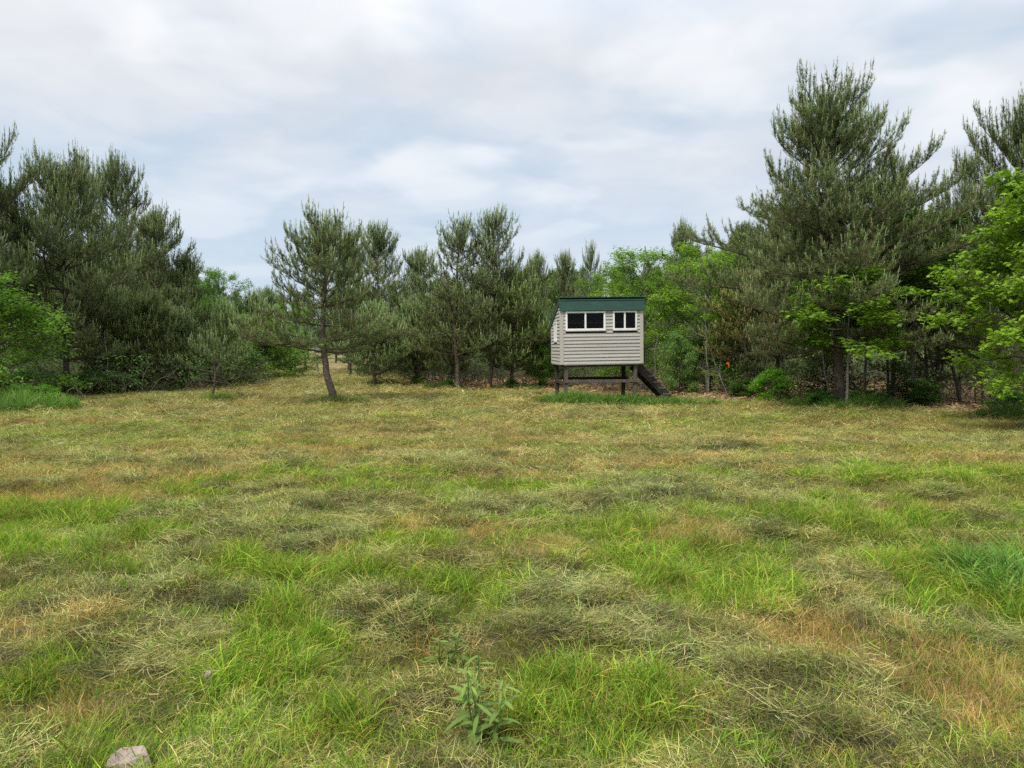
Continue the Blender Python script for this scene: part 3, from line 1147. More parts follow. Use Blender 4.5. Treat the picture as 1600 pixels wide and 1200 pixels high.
BB = broadleaf('bushy', 13, 2.6, [(.15, 1.1), (.8, 1.35), (1.6, 1.2), (2.2, .8), (2.6, .3)], leaf=.08, per=11, limbs=28, dens=1.0, tr=.04, c_a=(.09, .19, .035), c_b=(.24, .38, .06), el_low=12, bark=M_BARK)
BS = broadleaf('shrub', 16, 1.1, [(.05, .6), (.4, .75), (.8, .55), (1.1, .2)], leaf=.05, per=14, limbs=22, dens=1.0, tr=.02, c_a=(.08, .18, .03), c_b=(.18, .34, .05), lmin=.15)

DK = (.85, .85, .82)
# named, recognisable trees -----------------------------------------------------------------
plant_tree(PM, 'pine_tree', place(509, 20.2), 20.2, 5.6, 'lone open-crowned pine with a leaning bare trunk in the middle left of the clearing', 1.0)
plant_tree(PR, 'pine_tree', place(1311, 18.9), 18.9, 8.95, 'tallest pine, broad and candle-topped, behind the weeds right of the hut', 1.0)
plant_tree(PN, 'pine_tree', place(768, 27.5), 27.5, 7.2, 'pointed pine with bare lower trunk and orange scar, left of the hut', 1.0)
plant_tree(PA, 'pine_tree', place(716, 27.0), 27.0, 6.6, 'thin-topped pine leaning left, its trunk beside the scarred one', 1.2, rz=2.6)
plant_tree(PL, 'pine_tree', place(103, 24.5), 24.5, 8.55, 'big dark green pine whose trunk rises from brush at the left', .88)
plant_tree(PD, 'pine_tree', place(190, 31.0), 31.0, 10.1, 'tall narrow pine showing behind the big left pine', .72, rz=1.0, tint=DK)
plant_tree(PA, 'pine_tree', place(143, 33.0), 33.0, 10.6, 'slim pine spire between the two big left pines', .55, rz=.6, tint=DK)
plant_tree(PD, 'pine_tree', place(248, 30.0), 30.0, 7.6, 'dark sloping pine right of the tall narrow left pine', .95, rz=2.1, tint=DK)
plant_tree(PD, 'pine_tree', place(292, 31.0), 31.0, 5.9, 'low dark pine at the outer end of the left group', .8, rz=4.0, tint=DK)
plant_tree(PL, 'pine_tree', place(-52, 22.0), 22.0, 9.1, 'pine cut by the left edge, only its branch ends in view', .85, rz=1.9, tint=DK)
plant_tree(PD, 'pine_tree', place(30, 33.0), 33.0, 8.0, 'pine filling the gap behind the bright green left bush', .9, rz=5.0)
plant_tree(PY, 'young_pine', place(165, 26.0), 26.0, 3.9, 'young grey-green pine under the big left pine', 1.15, tint=(1.0, 1.0, .92))
plant_tree(PY, 'young_pine', place(232, 26.5), 26.5, 3.8, 'young pine with pale forked stem between left brush and sapling', 1.3, rz=2, tint=(1.05, 1.0, .9))
plant_tree(PY, 'young_pine', place(285, 28.5), 28.5, 3.3, 'small young pine just left of the leaning sapling', 1.1, rz=4, tint=(.9, .95, .9))
plant_tree(PY, 'young_pine', place(352, 27.0), 27.0, 3.5, 'young pine with bright pale candles behind the leaning sapling', .85, rz=1, tint=(1.1, 1.15, 1.05))
plant_tree(PS, 'pine_sapling', place(333, 21.2), 21.2, 2.0, 'thin leaning pine sapling rising from a grass tuft', 1.25, tint=(.8, .85, .8))
plant_tree(PD, 'pine_tree', place(592, 33.5), 33.5, 7.6, 'full dark pine behind and right of the lone pine', .85, rz=3, tint=(.9, .98, .98))
plant_tree(PD, 'pine_tree', place(548, 37.0), 37.0, 7.9, 'distant pine top showing between lone pine and full dark pine', .6, rz=.3, tint=DK)
plant_tree(PY, 'young_pine', place(585, 29.0), 29.0, 3.6, 'silvery young pine with a short dark trunk in a grass tuft', 1.35, rz=.7, tint=(1.15, 1.2, 1.12))
plant_tree(PD, 'pine_tree', place(655, 34.0), 34.0, 6.5, 'mid-height pine between full dark pine and thin-topped pine', .95, rz=1.7)
plant_tree(PY, 'young_pine', place(650, 30.5), 30.5, 3.9, 'young pine with drooping grey branches over pale stems', 1.25, rz=2.7, tint=(1.0, 1.05, .98))
plant_tree(PY, 'young_pine', place(705, 29.0), 29.0, 4.4, 'brownish pine skirt left of the two bare trunks', 1.1, rz=3.3, tint=(1.05, 1.0, .82))
plant_tree(PY, 'young_pine', place(800, 28.0), 28.0, 5.0, 'bushy olive pine filling the gap left of the hut', 1.15, rz=5.3, tint=(1.0, 1.0, .8))
plant_tree(PY, 'young_pine', place(845, 29.5), 29.5, 3.2, 'small blue-green pine right behind the left side of the hut', 1.2, rz=.9, tint=(.9, 1.1, 1.0))
plant_tree(PD, 'pine_tree', place(838, 37.0), 37.0, 6.7, 'distant pine top just left of the hut roof', .6, rz=.9, tint=(1.1, 1.1, 1.0))
plant_tree(PD, 'pine_tree', place(882, 38.0), 38.0, 6.9, 'distant pine top above the left end of the hut roof', .55, rz=2.9, tint=(1.05, 1.05, 1.0))
plant_tree(PA, 'pine_tree', place(921, 37.0), 37.0, 7.1, 'slim distant pine top above the middle of the hut roof', .55, rz=1.9, tint=(.95, 1.0, 1.0))
plant_tree(PD, 'pine_tree', place(1063, 35.0), 35.0, 8.0, 'pine top above the two bright green trees behind the hut', .55, rz=.4)
plant_tree(BT, 'leafy_tree', place(1005, 27.0), 27.0, 5.9, 'bright green leafy tree directly behind the right end of the hut', 1.1, tint=(1.15, 1.12, .95))
plant_tree(BT, 'leafy_tree', place(1105, 25.5), 25.5, 5.7, 'yellow-green leafy tree right of the one behind the hut', 1.0, rz=2, tint=(1.4, 1.3, .9))
plant_tree(BT, 'leafy_tree', place(955, 30.0), 30.0, 5.4, 'leafy tree just over the hut roof', .8, rz=4, tint=(1.05, 1.05, .9))
plant_tree(BB, 'leafy_bush', place(1068, 23.5), 24.2, 2.3, 'bush with pale whitish leaves beside the stairs', .55, rz=1, tint=(1.25, 1.2, 1.9), cat='bush')
plant_tree(BB, 'leafy_bush', place(1110, 26.0), 26.0, 2.6, 'dark green bush behind the bare saplings', 1.0, rz=3, tint=(.75, .8, .8), cat='bush')
plant_tree(MS, 'maple_sapling', place(1318, 17.9), 17.7, 3.75, 'slim bright maple growing up through the tallest pine', 1.15, rz=.8)
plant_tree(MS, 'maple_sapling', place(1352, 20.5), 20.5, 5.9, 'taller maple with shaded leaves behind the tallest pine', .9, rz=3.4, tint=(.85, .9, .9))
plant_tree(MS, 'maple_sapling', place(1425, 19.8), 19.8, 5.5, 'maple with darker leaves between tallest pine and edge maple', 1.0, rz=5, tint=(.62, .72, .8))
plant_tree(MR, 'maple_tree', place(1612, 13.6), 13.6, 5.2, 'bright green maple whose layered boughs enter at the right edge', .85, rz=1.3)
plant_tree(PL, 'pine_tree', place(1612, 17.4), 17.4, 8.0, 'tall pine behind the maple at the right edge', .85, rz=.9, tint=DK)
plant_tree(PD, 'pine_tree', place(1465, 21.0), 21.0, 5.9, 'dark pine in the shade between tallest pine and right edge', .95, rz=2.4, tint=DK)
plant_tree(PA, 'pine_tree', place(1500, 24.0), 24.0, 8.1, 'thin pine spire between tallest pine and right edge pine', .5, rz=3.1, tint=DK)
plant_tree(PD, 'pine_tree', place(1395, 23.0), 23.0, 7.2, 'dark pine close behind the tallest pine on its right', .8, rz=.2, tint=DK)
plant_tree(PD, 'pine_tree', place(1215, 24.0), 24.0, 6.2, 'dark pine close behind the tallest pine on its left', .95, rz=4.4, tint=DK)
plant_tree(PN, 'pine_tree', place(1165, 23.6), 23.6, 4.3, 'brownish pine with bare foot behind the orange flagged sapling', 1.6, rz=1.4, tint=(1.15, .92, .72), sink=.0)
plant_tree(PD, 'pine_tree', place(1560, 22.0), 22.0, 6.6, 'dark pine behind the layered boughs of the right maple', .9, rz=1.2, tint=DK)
plant_tree(BB, 'leafy_bush', place(-22, 19.6), 19.6, 3.9, 'bright green leafy bush bulging in at the left edge', .98, rz=2.4, tint=(1.0, 1.05, .8), cat='bush')
plant_tree(BT, 'leafy_tree', place(345, 36.0), 36.0, 6.0, 'round light green tree at the end of the left pines', .8, rz=1.1, tint=(.8, .95, .85))
plant_tree(BB, 'leafy_bush', place(405, 35.0), 35.0, 3.3, 'yellow-green bush seen through the lone pine', 1.2, rz=.5, tint=(1.2, 1.2, .8), cat='bush')
plant_tree(BB, 'leafy_bush', place(330, 31.5), 31.5, 2.6, 'fresh green bush behind the leaning sapling', 1.2, rz=1.5, tint=(.9, 1.05, .9), cat='bush')
plant_tree(BB, 'leafy_bush', place(372, 30.0), 30.0, 1.9, 'dark leafy bush right of the leaning sapling', 1.2, rz=2.5, tint=(.5, .6, .6), cat='bush')
plant_tree(BB, 'leafy_bush', place(455, 38.0), 38.0, 2.4, 'pale green bush before the far field gap', 1.0, rz=3.5, tint=(1.1, 1.15, .85), cat='bush')
plant_tree(BB, 'leafy_bush', place(842, 28.5), 28.5, 1.7, 'light green bush left of the hut stilts', .8, rz=4.5, tint=(1.0, 1.15, .8), cat='bush')
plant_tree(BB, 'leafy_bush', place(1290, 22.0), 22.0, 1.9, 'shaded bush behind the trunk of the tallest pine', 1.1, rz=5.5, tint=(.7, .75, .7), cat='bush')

plant_tree(PD, 'pine_tree', place(420, 44), 44.0, 5.6, 'far pine left of the lone pine, against the sky gap', .8, rz=2.2, tint=(1.0, 1.1, 1.0))
plant_tree(PY, 'young_pine', place(398, 36), 36.0, 4.6, 'pale young pine between the sapling and the lone pine', 1.0, rz=1.2, tint=(1.05, 1.12, 1.0))
plant_tree(BT, 'leafy_tree', place(478, 50), 50.0, 5.2, 'far leafy tree seen under the crown of the lone pine', 1.2, rz=2.6, tint=(1.0, 1.1, .8))
plant_tree(BT, 'leafy_tree', place(430, 54), 54.0, 5.4, 'far leafy tree left of the lone pine trunk', 1.3, rz=.6, tint=(.9, 1.05, .8))
plant_tree(PD, 'pine_tree', place(545, 46), 46.0, 5.8, 'far pine right of the lone pine trunk', .9, rz=1.2, tint=(.9, 1.0, .95))

# low shrubs and weeds at the edge of the wood (each a thing)
shr = [(60, 640, 19.4, .5, 1.2, 'lush light green weed clump at the left edge of the clearing', (1.25, 1.35, 1.0)),
       (18, 630, 19.0, .5, 1.2, 'second lush weed clump cut by the left edge', (1.15, 1.3, 1.0)),
       (150, 0, 24.0, .7, 1.6, 'brushy weeds right of the big left pine trunk', (.7, .9, .9)),
       (55, 0, 23.0, .8, 1.5, 'dark weeds left of the big left pine trunk', (.6, .8, .8)),
       (205, 0, 26.0, .6, 1.4, 'small leafy clump under the young pines', (.8, .95, .85)),
       (265, 0, 28.0, .7, 1.4, 'leafy clump left of the sapling', (.8, .95, .85)),
       (700, 0, 27.8, .35, .9, 'grassy shrub left of the paired trunks', (.75, .9, .8)),
       (655, 0, 29.5, .4, .9, 'small shrub with pale stems behind the wood chips', (.8, .9, .8)),
       (800, 0, 27.6, .35, 1.0, 'low shrub right of the scarred trunk', (.85, 1.0, .8)),
       (1268, 0, 19.3, .30, .8, 'dense weed clump left of the tallest pine trunk', (.7, .85, .7)),
       (1283, 0, 18.5, .42, 1.0, 'weed clump hiding the foot of the tallest pine', (.8, 1.05, .9)),
       (1352, 0, 18.2, .48, 1.1, 'weed clump right of the tallest pine trunk', (.95, 1.15, .85)),
       (1590, 0, 15.9, .5, 1.1, 'weed clump at the right edge under the maple', (.75, 1.0, .85)),
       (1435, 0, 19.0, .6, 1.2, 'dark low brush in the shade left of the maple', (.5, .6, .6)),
       (1160, 0, 23.0, .5, 1.0, 'little green plant at the foot of the flagged sapling', (.9, 1.1, .7)),
       (1205, 0, 20.6, .9, .8, 'small bright green seedling left of the orange painted stake', (1.3, 1.4, .7))]
for i, (px, _, d, hh, w_, lb, tn) in enumerate(shr):
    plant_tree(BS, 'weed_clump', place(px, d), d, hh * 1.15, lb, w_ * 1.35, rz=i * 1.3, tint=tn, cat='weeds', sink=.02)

# bare saplings at the edge of the wood
def stem(seed, H, r0, lean=.1, twigs=5):
    R = random.Random(seed)
    mb_ = MB()
    pts, p_ = [np.array([0, 0, -.05])], np.array([0, 0, -.05])
    dx, dy = R.gauss(0, lean), R.gauss(0, lean)
    for i in range(8):
        p_ = p_ + np.array([dx + R.gauss(0, .03), dy + R.gauss(0, .03), H / 8])
        pts.append(p_)
    mb_.tube(pts, np.linspace(r0, r0 * .45, 9), 6, (1.0, 1.0, 1.0))
    tw = MB()
    for k in range(twigs):
        i = R.randint(3, 7)
        az = R.random() * 6.28
        q_ = pts[i]
        a1 = q_ + rot_dir(az, rad(R.uniform(10, 50))) * R.uniform(.2, .5)
        a2 = a1 + rot_dir(az + R.gauss(0, .4), rad(R.uniform(0, 40))) * R.uniform(.15, .4)
        tw.tube([q_, a1, a2], [r0 * .4, r0 * .25, .003], 4, (1.0, 1.0, 1.0))
    return mb_.mesh('stem', M_PALEBARK, True), tw.mesh('twigs', M_PALEBARK, True)


stems = [(1107, 23.4, 2.6, .030, 'pale straight sapling right of the stairs'), (1141, 22.6, 1.5, .022, 'thin sapling carrying an orange flag'),
         (1192, 21.0, 2.7, .020, 'thin sapling with an orange painted foot'), (1213, 22.0, 2.2, .018, 'sapling just right of the orange foot, leaning'),
         (1218, 23.2, 2.2, .02, 'second sapling of the close pair near the orange foot'), (1128, 24.5, 1.8, .018, 'slender crooked sapling behind the flagged one'),
         (1300, 18.7, 2.6, .028, 'pale sapling hugging the tallest pine trunk'), (695, 28.4, 2.6, .028, 'pale sapling between drooping pine and paired trunks'),
         (668, 30.2, 2.4, .025, 'pale upright sapling left of the paired trunks'), (655, 31.5, 2.2, .02, 'slanted pale stem beside the silvery pine'),
         (788, 27.8, 2.2, .02, 'thin stem right of the scarred trunk'), (168, 24.8, 2.2, .02, 'dim slanting stem under the young left pines'),
         (230, 26.2, 1.9, .03, 'pale forked stem under the left pines'), (80, 24.6, 2.2, .022, 'dark thin stem left of the big left trunk'),
         (1386, 20.6, 3.0, .04, 'dark stem deep in shade right of the tallest pine'), (1452, 20.2, 3.0, .045, 'dark trunk in shade, left of the close pair'),
         (1458, 21.2, 3.2, .05, 'dark trunk behind the close shaded pair'), (1470, 20.0, 3.0, .04, 'dark trunk in shade, right of the close pair'),
         (1538, 18.6, 2.4, .03, 'thin shaded stem under the maple boughs'), (1590, 16.2, 3.4, .10, 'thick dark trunk at the right edge'),
         (1503, 19.5, 2.8, .05, 'shaded trunk below the middle of the maple boughs'), (1020, 23.5, 2.2, .02, 'pale sapling just behind the stairs'),
         (460, 42.0, 3.0, .07, 'dark post-like stem before the far field'), (450, 41.0, 3.0, .04, 'thinner stem left of the post-like one'),
         (498, 43.0, 3.0, .05, 'distant stem right behind the lone pine trunk')]
for i, (px, d, hh, r0, lb) in enumerate(stems):
    a_, b_ = stem(300 + i, hh, r0, .035)
    e = put('sapling', None, None, (place(px, d), d, gz(place(px, d), d)), 0, label=lb, category='sapling', group='bare saplings at the wood edge')
    s1 = put('stem', a_, e)
    s2 = put('twigs', b_, e, kind='stuff')
    if 'shade' in lb or 'dark' in lb:
        s1.data.materials[0] = M_BARK
        s2.data.materials[0] = M_BARK
M_ORANGE = surf('orange_marking', (.85, .16, .03), .6, .3, .1, 8)
# orange flagging tied round the thin sapling, paint on a sapling foot, scar on the pine
def ribbon(name, x, y, z, r0, hh, label, cat):
    bm = bmesh.new()
    n_ = 10
    for k in range(n_):
        a0, a1 = k * 6.283 / n_, (k + 1) * 6.283 / n_
        q = [bm.verts.new((r0 * math.cos(a_), r0 * math.sin(a_), zz_)) for zz_ in (0, hh) for a_ in (a0, a1)]
        bm.faces.new((q[0], q[1], q[3], q[2]))
    hexa(bm, [(r0 - .01, -.03, -.08), (r0 + .015, -.035, -.09), (r0 + .02, -.028, -.09), (r0 - .005, -.022, -.08), (r0 - .01, -.03, hh), (r0 + .012, -.035, hh - .01), (r0 + .017, -.028, hh - .01), (r0 - .005, -.022, hh)])
    bmesh.ops.remove_doubles(bm, verts=bm.verts[:], dist=1e-4)
    return bm_obj(name, bm, M_ORANGE, None, label=label, category=cat, loc=(x, y, z))
d = 22.6
ribbon('flagging_ribbon', at(1137, 568, d).x, d, at(1137, 570, d).z, .026, .08, 'orange flagging ribbon tied near the top of a thin sapling', 'ribbon')
d = 21.0
bm = bmesh.new()
bmesh.ops.create_cone(bm, cap_ends=True, segments=9, radius1=.055, radius2=.04, depth=.46, matrix=Matrix.Translation((0, 0, .23)))
for v_ in bm.verts:
    v_.co.x += rng.uniform(-.008, .008)
    if v_.co.z > .3:
        v_.co.z += rng.uniform(-.03, .03)
bm_obj('marker_stake', bm, M_ORANGE, None, label='orange marker stake at the edge of the wood chips', category='stake', loc=(place(1191, d), d, gz(place(1191, d), d)))
d = 27.3
bm = bmesh.new()
bmesh.ops.create_icosphere(bm, subdivisions=1, radius=.08, matrix=Matrix.Scale(1.9, 4, (0, 0, 1)))
bm_obj('cut_scar', bm, surf('fresh_wood', (.55, .27, .12), .8, .2, .2, 9), None, label='fresh orange wood block leaning at the foot of the pointed pine', category='wood block', loc=(place(763, d), d, gz(place(763, d), d) + .1))

# far-off wood behind everything
def scatter_group(name, sources, pts, rot, scl_, idx_, tint, label, kind='stuff', cat=None):
    """one object that instances its own tuft meshes on points (nobody could count them)"""
    me = bpy.data.meshes.new(name + '_points')
    n = len(pts)
    me.vertices.add(n)
    me.vertices.foreach_set('co', np.asarray(pts, dtype=np.float32).ravel())
    for nm_, typ, arr, key in (('rot', 'FLOAT_VECTOR', rot, 'vector'), ('scl', 'FLOAT_VECTOR', scl_, 'vector'), ('tint', 'FLOAT_VECTOR', tint, 'vector'), ('pick', 'INT', idx_, 'value')):
        a_ = me.attributes.new(nm_, typ, 'POINT')
        a_.data.foreach_set(key, np.asarray(arr, dtype=np.int32 if typ == 'INT' else np.float32).ravel())
    me.update()
    o = put(name, me, kind=kind, label=label)
    ng = bpy.data.node_groups.new(name, 'GeometryNodeTree')
    ng.interface.new_socket('Geometry', in_out='INPUT', socket_type='NodeSocketGeometry')
    ng.interface.new_socket('Geometry', in_out='OUTPUT', socket_type='NodeSocketGeometry')
    gi, go = ng.nodes.new('NodeGroupInput'), ng.nodes.new('NodeGroupOutput')
    jn = ng.nodes.new('GeometryNodeJoinGeometry')
    infos = []
    for k, sm in enumerate(sources):
        so_ = bpy.data.objects.new(name + '_source', sm)
        oi = ng.nodes.new('GeometryNodeObjectInfo')
        oi.inputs['Object'].default_value = so_
        oi.inputs['As Instance'].default_value = False
        g2 = ng.nodes.new('GeometryNodeGeometryToInstance')
        ng.links.new(oi.outputs['Geometry'], g2.inputs[0])
        infos.append(g2)
    for g2 in infos[::-1]:
        ng.links.new(g2.outputs[0], jn.inputs[0])
    ip = ng.nodes.new('GeometryNodeInstanceOnPoints')
    ng.links.new(gi.outputs[0], ip.inputs['Points'])
    ng.links.new(jn.outputs[0], ip.inputs['Instance'])
    ip.inputs['Pick Instance'].default_value = True
    def named(nm_, typ):
        nd = ng.nodes.new('GeometryNodeInputNamedAttribute')
        nd.data_type = typ
        nd.inputs['Name'].default_value = nm_
        return nd.outputs['Attribute']
    ng.links.new(named('pick', 'INT'), ip.inputs['Instance Index'])
    e2r = ng.nodes.new('FunctionNodeEulerToRotation')
    ng.links.new(named('rot', 'FLOAT_VECTOR'), e2r.inputs[0])
    ng.links.new(e2r.outputs[0], ip.inputs['Rotation'])
    ng.links.new(named('scl', 'FLOAT_VECTOR'), ip.inputs['Scale'])
    ng.links.new(ip.outputs[0], go.inputs[0])
    md = o.modifiers.new('scatter', 'NODES')
    md.node_group = ng
    return o


def far_tree(seed, broad=False):
    r = np.random.default_rng(seed)
    R = random.Random(seed)
    mb_ = MB()
    H = 7.0
    mb_.tube([(0, 0, -.3), (0, 0, 3), (0, 0, 6.6)], [.11, .08, .02], 5, (.10, .08, .06))
    n = 1500
    z = .9 + (H - .9) * r.random(n) ** 1.15
    t_ = (z - .9) / (H - .9)
    R0 = 2.0 * (1 - t_) ** .75 * (1 + .0 * t_) + .12
    whl = .75 + .25 * np.sin(z * 11)
    lob = 1 + .25 * np.sin(3 * 0 + z * 2.1)
    az = r.random(n) * 6.283
    lob = lob * (.82 + .22 * np.sin(az * 3 + z * 3))
    rd = R0 * whl * lob * r.random(n) ** .45
    P = np.stack([np.cos(az) * rd, np.sin(az) * rd, z + .25 * rd / 2], 1)
    if broad:
        col = np.array([.07, .13, .03]) + r.random((n, 1)) * np.array([.08, .13, .02])
        for k in range(3):
            leaves(mb_, P + r.normal(0, .12, P.shape), np.stack([np.cos(az), np.sin(az), -.3 * np.ones(n)], 1), r.uniform(.12, .24, n), col, (OVAL, OVAL_F), .5, r)
    else:
        D = np.stack([np.cos(az) * .6, np.sin(az) * .6, .8 + t_], 1)
        D /= np.linalg.norm(D, axis=1)[:, None]
        mix_ = r.random((n, 1))
        col = G_DARK * (1 - mix_) + G_TIP * mix_
        needles(mb_, P, D, r.uniform(.2, .4, n), col * .95, 9, .13, .028, r)
    return mb_.mesh('far_tree', M_FAR)


M_FAR = leafmat('far_foliage', .25, .6, .2, True)
r = np.random.default_rng(4)
FT = [far_tree(1), far_tree(2), far_tree(3), far_tree(4, True)]
pts = []
for row, (d0, d1, n_) in enumerate(((39, 43, 36), (44, 52, 50), (53, 66, 64), (66, 76, 80), (84, 110, 110))):
    for i in range(n_):
        d = r.uniform(d0, d1)
        x = -.95 * d + (1.9 * d) * (i + r.random()) / n_
        px = 800 + x / d * FPX
        if d < 62 and 385 < px < 640 and not (d > 50 and px > 560):
            continue
        if 640 <= px < 700 and d < 43:
            continue
        pts.append((x, d, px))
P = np.array([(x, d, 0) for x, d, _ in pts])
P[:, 2] = height(P[:, 0], P[:, 1])
n = len(P)
want = np.interp([p_[2] for p_ in pts], [-100, 250, 330, 380, 430, 640, 850, 950, 1080, 1200, 1700], [400, 400, 440, 462, 462, 450, 425, 430, 400, 340, 330])
Hh = np.array([at(800, w_, p_[1]).z for w_, p_ in zip(want, P)]) * r.uniform(.86, 1.04, n)
k = np.clip(Hh, 2.5, 12) / 7.0
tn = np.array([[1, 1, 1.02]]) * r.uniform(.8, 1.15, (n, 1))
scatter_group('distant_wood', FT, P, np.stack([0 * k, 0 * k, r.random(n) * 6.28], 1), np.stack([k * r.uniform(.8, 1.0, n), k * .9, k], 1),
              np.where(r.random(n) < .17, 3, r.integers(0, 3, n)), tn, 'pine and leafy wood filling the background behind the clearing')

# dim understorey inside the wood: leafy scrub and dead twigs nobody could count
def scrub(seed, dead):
    r = np.random.default_rng(seed)
    R = random.Random(seed)
    mb_ = MB()
    for k in range(9):
        az, el, L = R.random() * 6.28, rad(R.uniform(35, 85)), R.uniform(.5, 1.2)
        p0 = np.array([R.gauss(0, .2), R.gauss(0, .2), 0])
        pts_ = [p0, p0 + rot_dir(az, el) * L * .5, p0 + rot_dir(az + .3, el - .3) * L]
        mb_.tube(pts_, [.009, .006, .003], 3, (.19, .16, .12))
        for j in range(3):
            q_ = pts_[1] * (1 - j / 3) + pts_[2] * (j / 3)
            mb_.tube([q_, q_ + rot_dir(az + R.gauss(0, 1), R.uniform(-.2, .8)) * .35], [.004, .002], 3, (.19, .16, .12))
    n = 40 if dead else 420
    az = r.random(n) * 6.28
    rd = .65 * r.random(n) ** .5
    P_ = np.stack([np.cos(az) * rd, np.sin(az) * rd, r.uniform(.1, 1.05, n)], 1)
    col = np.array([.06, .11, .025]) + r.random((n, 1)) * np.array([.06, .10, .02])
    leaves(mb_, P_, np.stack([np.cos(az), np.sin(az), -.3 + 0 * az], 1), r.uniform(.05, .09, n), col, (OVAL, OVAL_F), .5, r)
    return mb_.mesh('scrub', M_FAR)


SC = [scrub(1, False), scrub(2, False), scrub(3, True), scrub(4, True)]
n = 1700
x = r.uniform(-44, 46, n)
y = clear_edge(x) + 1.6 + r.random(n) ** 1.3 * 26
px = 800 + x / y * FPX
ok = ~((px > 400) & (px < 560)) & ~((px > 1010) & (px < 1300) & (y < clear_edge(x) + 4.5) & (r.random(n) < .8)) & (y < 60) & ~((px > 600) & (px < 860) & (y < 29)) \
    & ~((px > 860) & (px < 1075) & (y < 24.5)) & ~((px > 1380) & (y < clear_edge(x) + 3.5) & (r.random(n) < .75))
x, y, px = x[ok], y[ok], px[ok]
n = len(x)
k = r.uniform(.6, 1.5, n) * (1 + .6 * sstep(y, 32, 44))
scatter_group('understorey', SC, np.stack([x, y, height(x, y)], 1), np.stack([0 * k, 0 * k, r.random(n) * 6.28], 1), np.stack([k, k, k], 1),
              r.integers(0, 4, n), np.ones((n, 3)) * r.uniform(.6, 1.1, (n, 1)), 'dim leafy scrub and dead twigs under the trees')

# ------------------------------------------------------------------ wood chips and litter
r = np.random.default_rng(8)
mb = MB()
areas = [(640, 860, 592, 611, 1500), (600, 700, 586, 600, 500), (480, 640, 578, 590, 500), (1020, 1290, 602, 624, 2400), (1380, 1590, 624, 650, 900), (840, 1030, 590, 606, 900), (540, 860, 606, 622, 500), (860, 1010, 595, 612, 500)]
for (xa, xb, ya, yb, n) in areas:
    px = r.uniform(xa, xb, n)
    py = r.uniform(ya, yb, n)
    g0 = np.array([gnd(a_, b_) for a_, b_ in zip(px, py)])
    z = height(g0[:, 0], g0[:, 1]) + r.uniform(.005, .06, n)
    az = r.random(n) * 6.28
    el = r.normal(0, .2, n)
    L = r.uniform(.05, .15, n) * np.where(r.random(n) < .10, 1.7, 1)
    wd = r.uniform(.015, .035, n)
    D = np.stack([np.cos(az) * np.cos(el), np.sin(az) * np.cos(el), np.sin(el)], 1)
    Sd = np.stack([-np.sin(az), np.cos(az), r.normal(0, .3, n)], 1)
    c0 = np.stack([g0[:, 0], g0[:, 1], z], 1)
    up = np.array([[0, 0, 1.0]])
    V = np.stack([c0 - D * L[:, None] - Sd * wd[:, None], c0 + D * L[:, None] - Sd * wd[:, None] * .5, c0 + D * L[:, None] * .9 + Sd * wd[:, None], c0 - D * L[:, None] + Sd * wd[:, None] * .6, c0 + up * .012], 1)
    F = np.array([(0, 1, 4), (1, 2, 4), (2, 3, 4), (3, 0, 4)])[None] + (np.arange(n) * 5)[:, None, None]
    pal = np.array([(.52, .33, .15), (.40, .21, .09), (.62, .45, .25), (.20, .13, .08), (.34, .19, .09)])
    mb.add(V.reshape(-1, 3), F.reshape(-1, 3), np.repeat(pal[r.integers(0, 5, n)] * r.uniform(.7, 1.15, (n, 1)), 5, 0))
mwc, t, out = newmat('wood_chip')
a = N(t, 'ShaderNodeAttribute', attribute_name='Col')
p = N(t, 'ShaderNodeBsdfPrincipled')
p.inputs['Roughness'].default_value = .85
t.links.new(a.outputs[0], p.inputs['Base Color'])
t.links.new(p.outputs[0], out.inputs[0])
put('wood_chips', mb.mesh('wood_chips', mwc), kind='stuff', label='orange-brown wood chips strewn along the edge of the wood')

# fallen sticks by the big left trunk and on the right
sticks = [((98, 618), (118, 600), 22.5, 'pale stick leaning on the brush pile at the left trunk'), ((128, 622), (112, 592), 22.7, 'stick crossing the brush pile at the left trunk'),
          ((1372, 640), (1470, 639), 19.0, 'long pale split log lying in the shade under the right pines'), ((1060, 606), (1150, 611), 22.0, 'long broken branch lying on the chips right of the stairs'),
          ((1120, 596), (1150, 618), 21.8, 'dark bent branch lying on chips below the flagged sapling')]
for i, (a_, b_, d, lb) in enumerate(sticks):
    A_, B_ = at(*a_, d), at(*b_, d)
    ga, gb = gz(A_.x, A_.y), gz(B_.x, B_.y)
    dz = min(A_.z - ga, B_.z - gb) - .03
    if i > 1:
        A_.z, B_.z = ga + .04, gb + .05
    else:
        A_.z -= dz
        B_.z -= dz
    o_ = (A_ + B_) / 2
    mbs = MB()
    R = random.Random(i)
    pts_ = [np.array(A_.lerp(B_, k_ / 5) - o_) + np.array([R.gauss(0, .02), R.gauss(0, .03), R.uniform(-.01, .02)]) for k_ in range(6)]
    mbs.tube(pts_, np.linspace(.03 if i > 1 else .016, .012, 6), 6, (1.5, 1.35, 1.15))
    put('fallen_branch', mbs.mesh('fallen_branch', M_PALEBARK, True), None, o_, label=lb, category='branch', group='fallen branches')

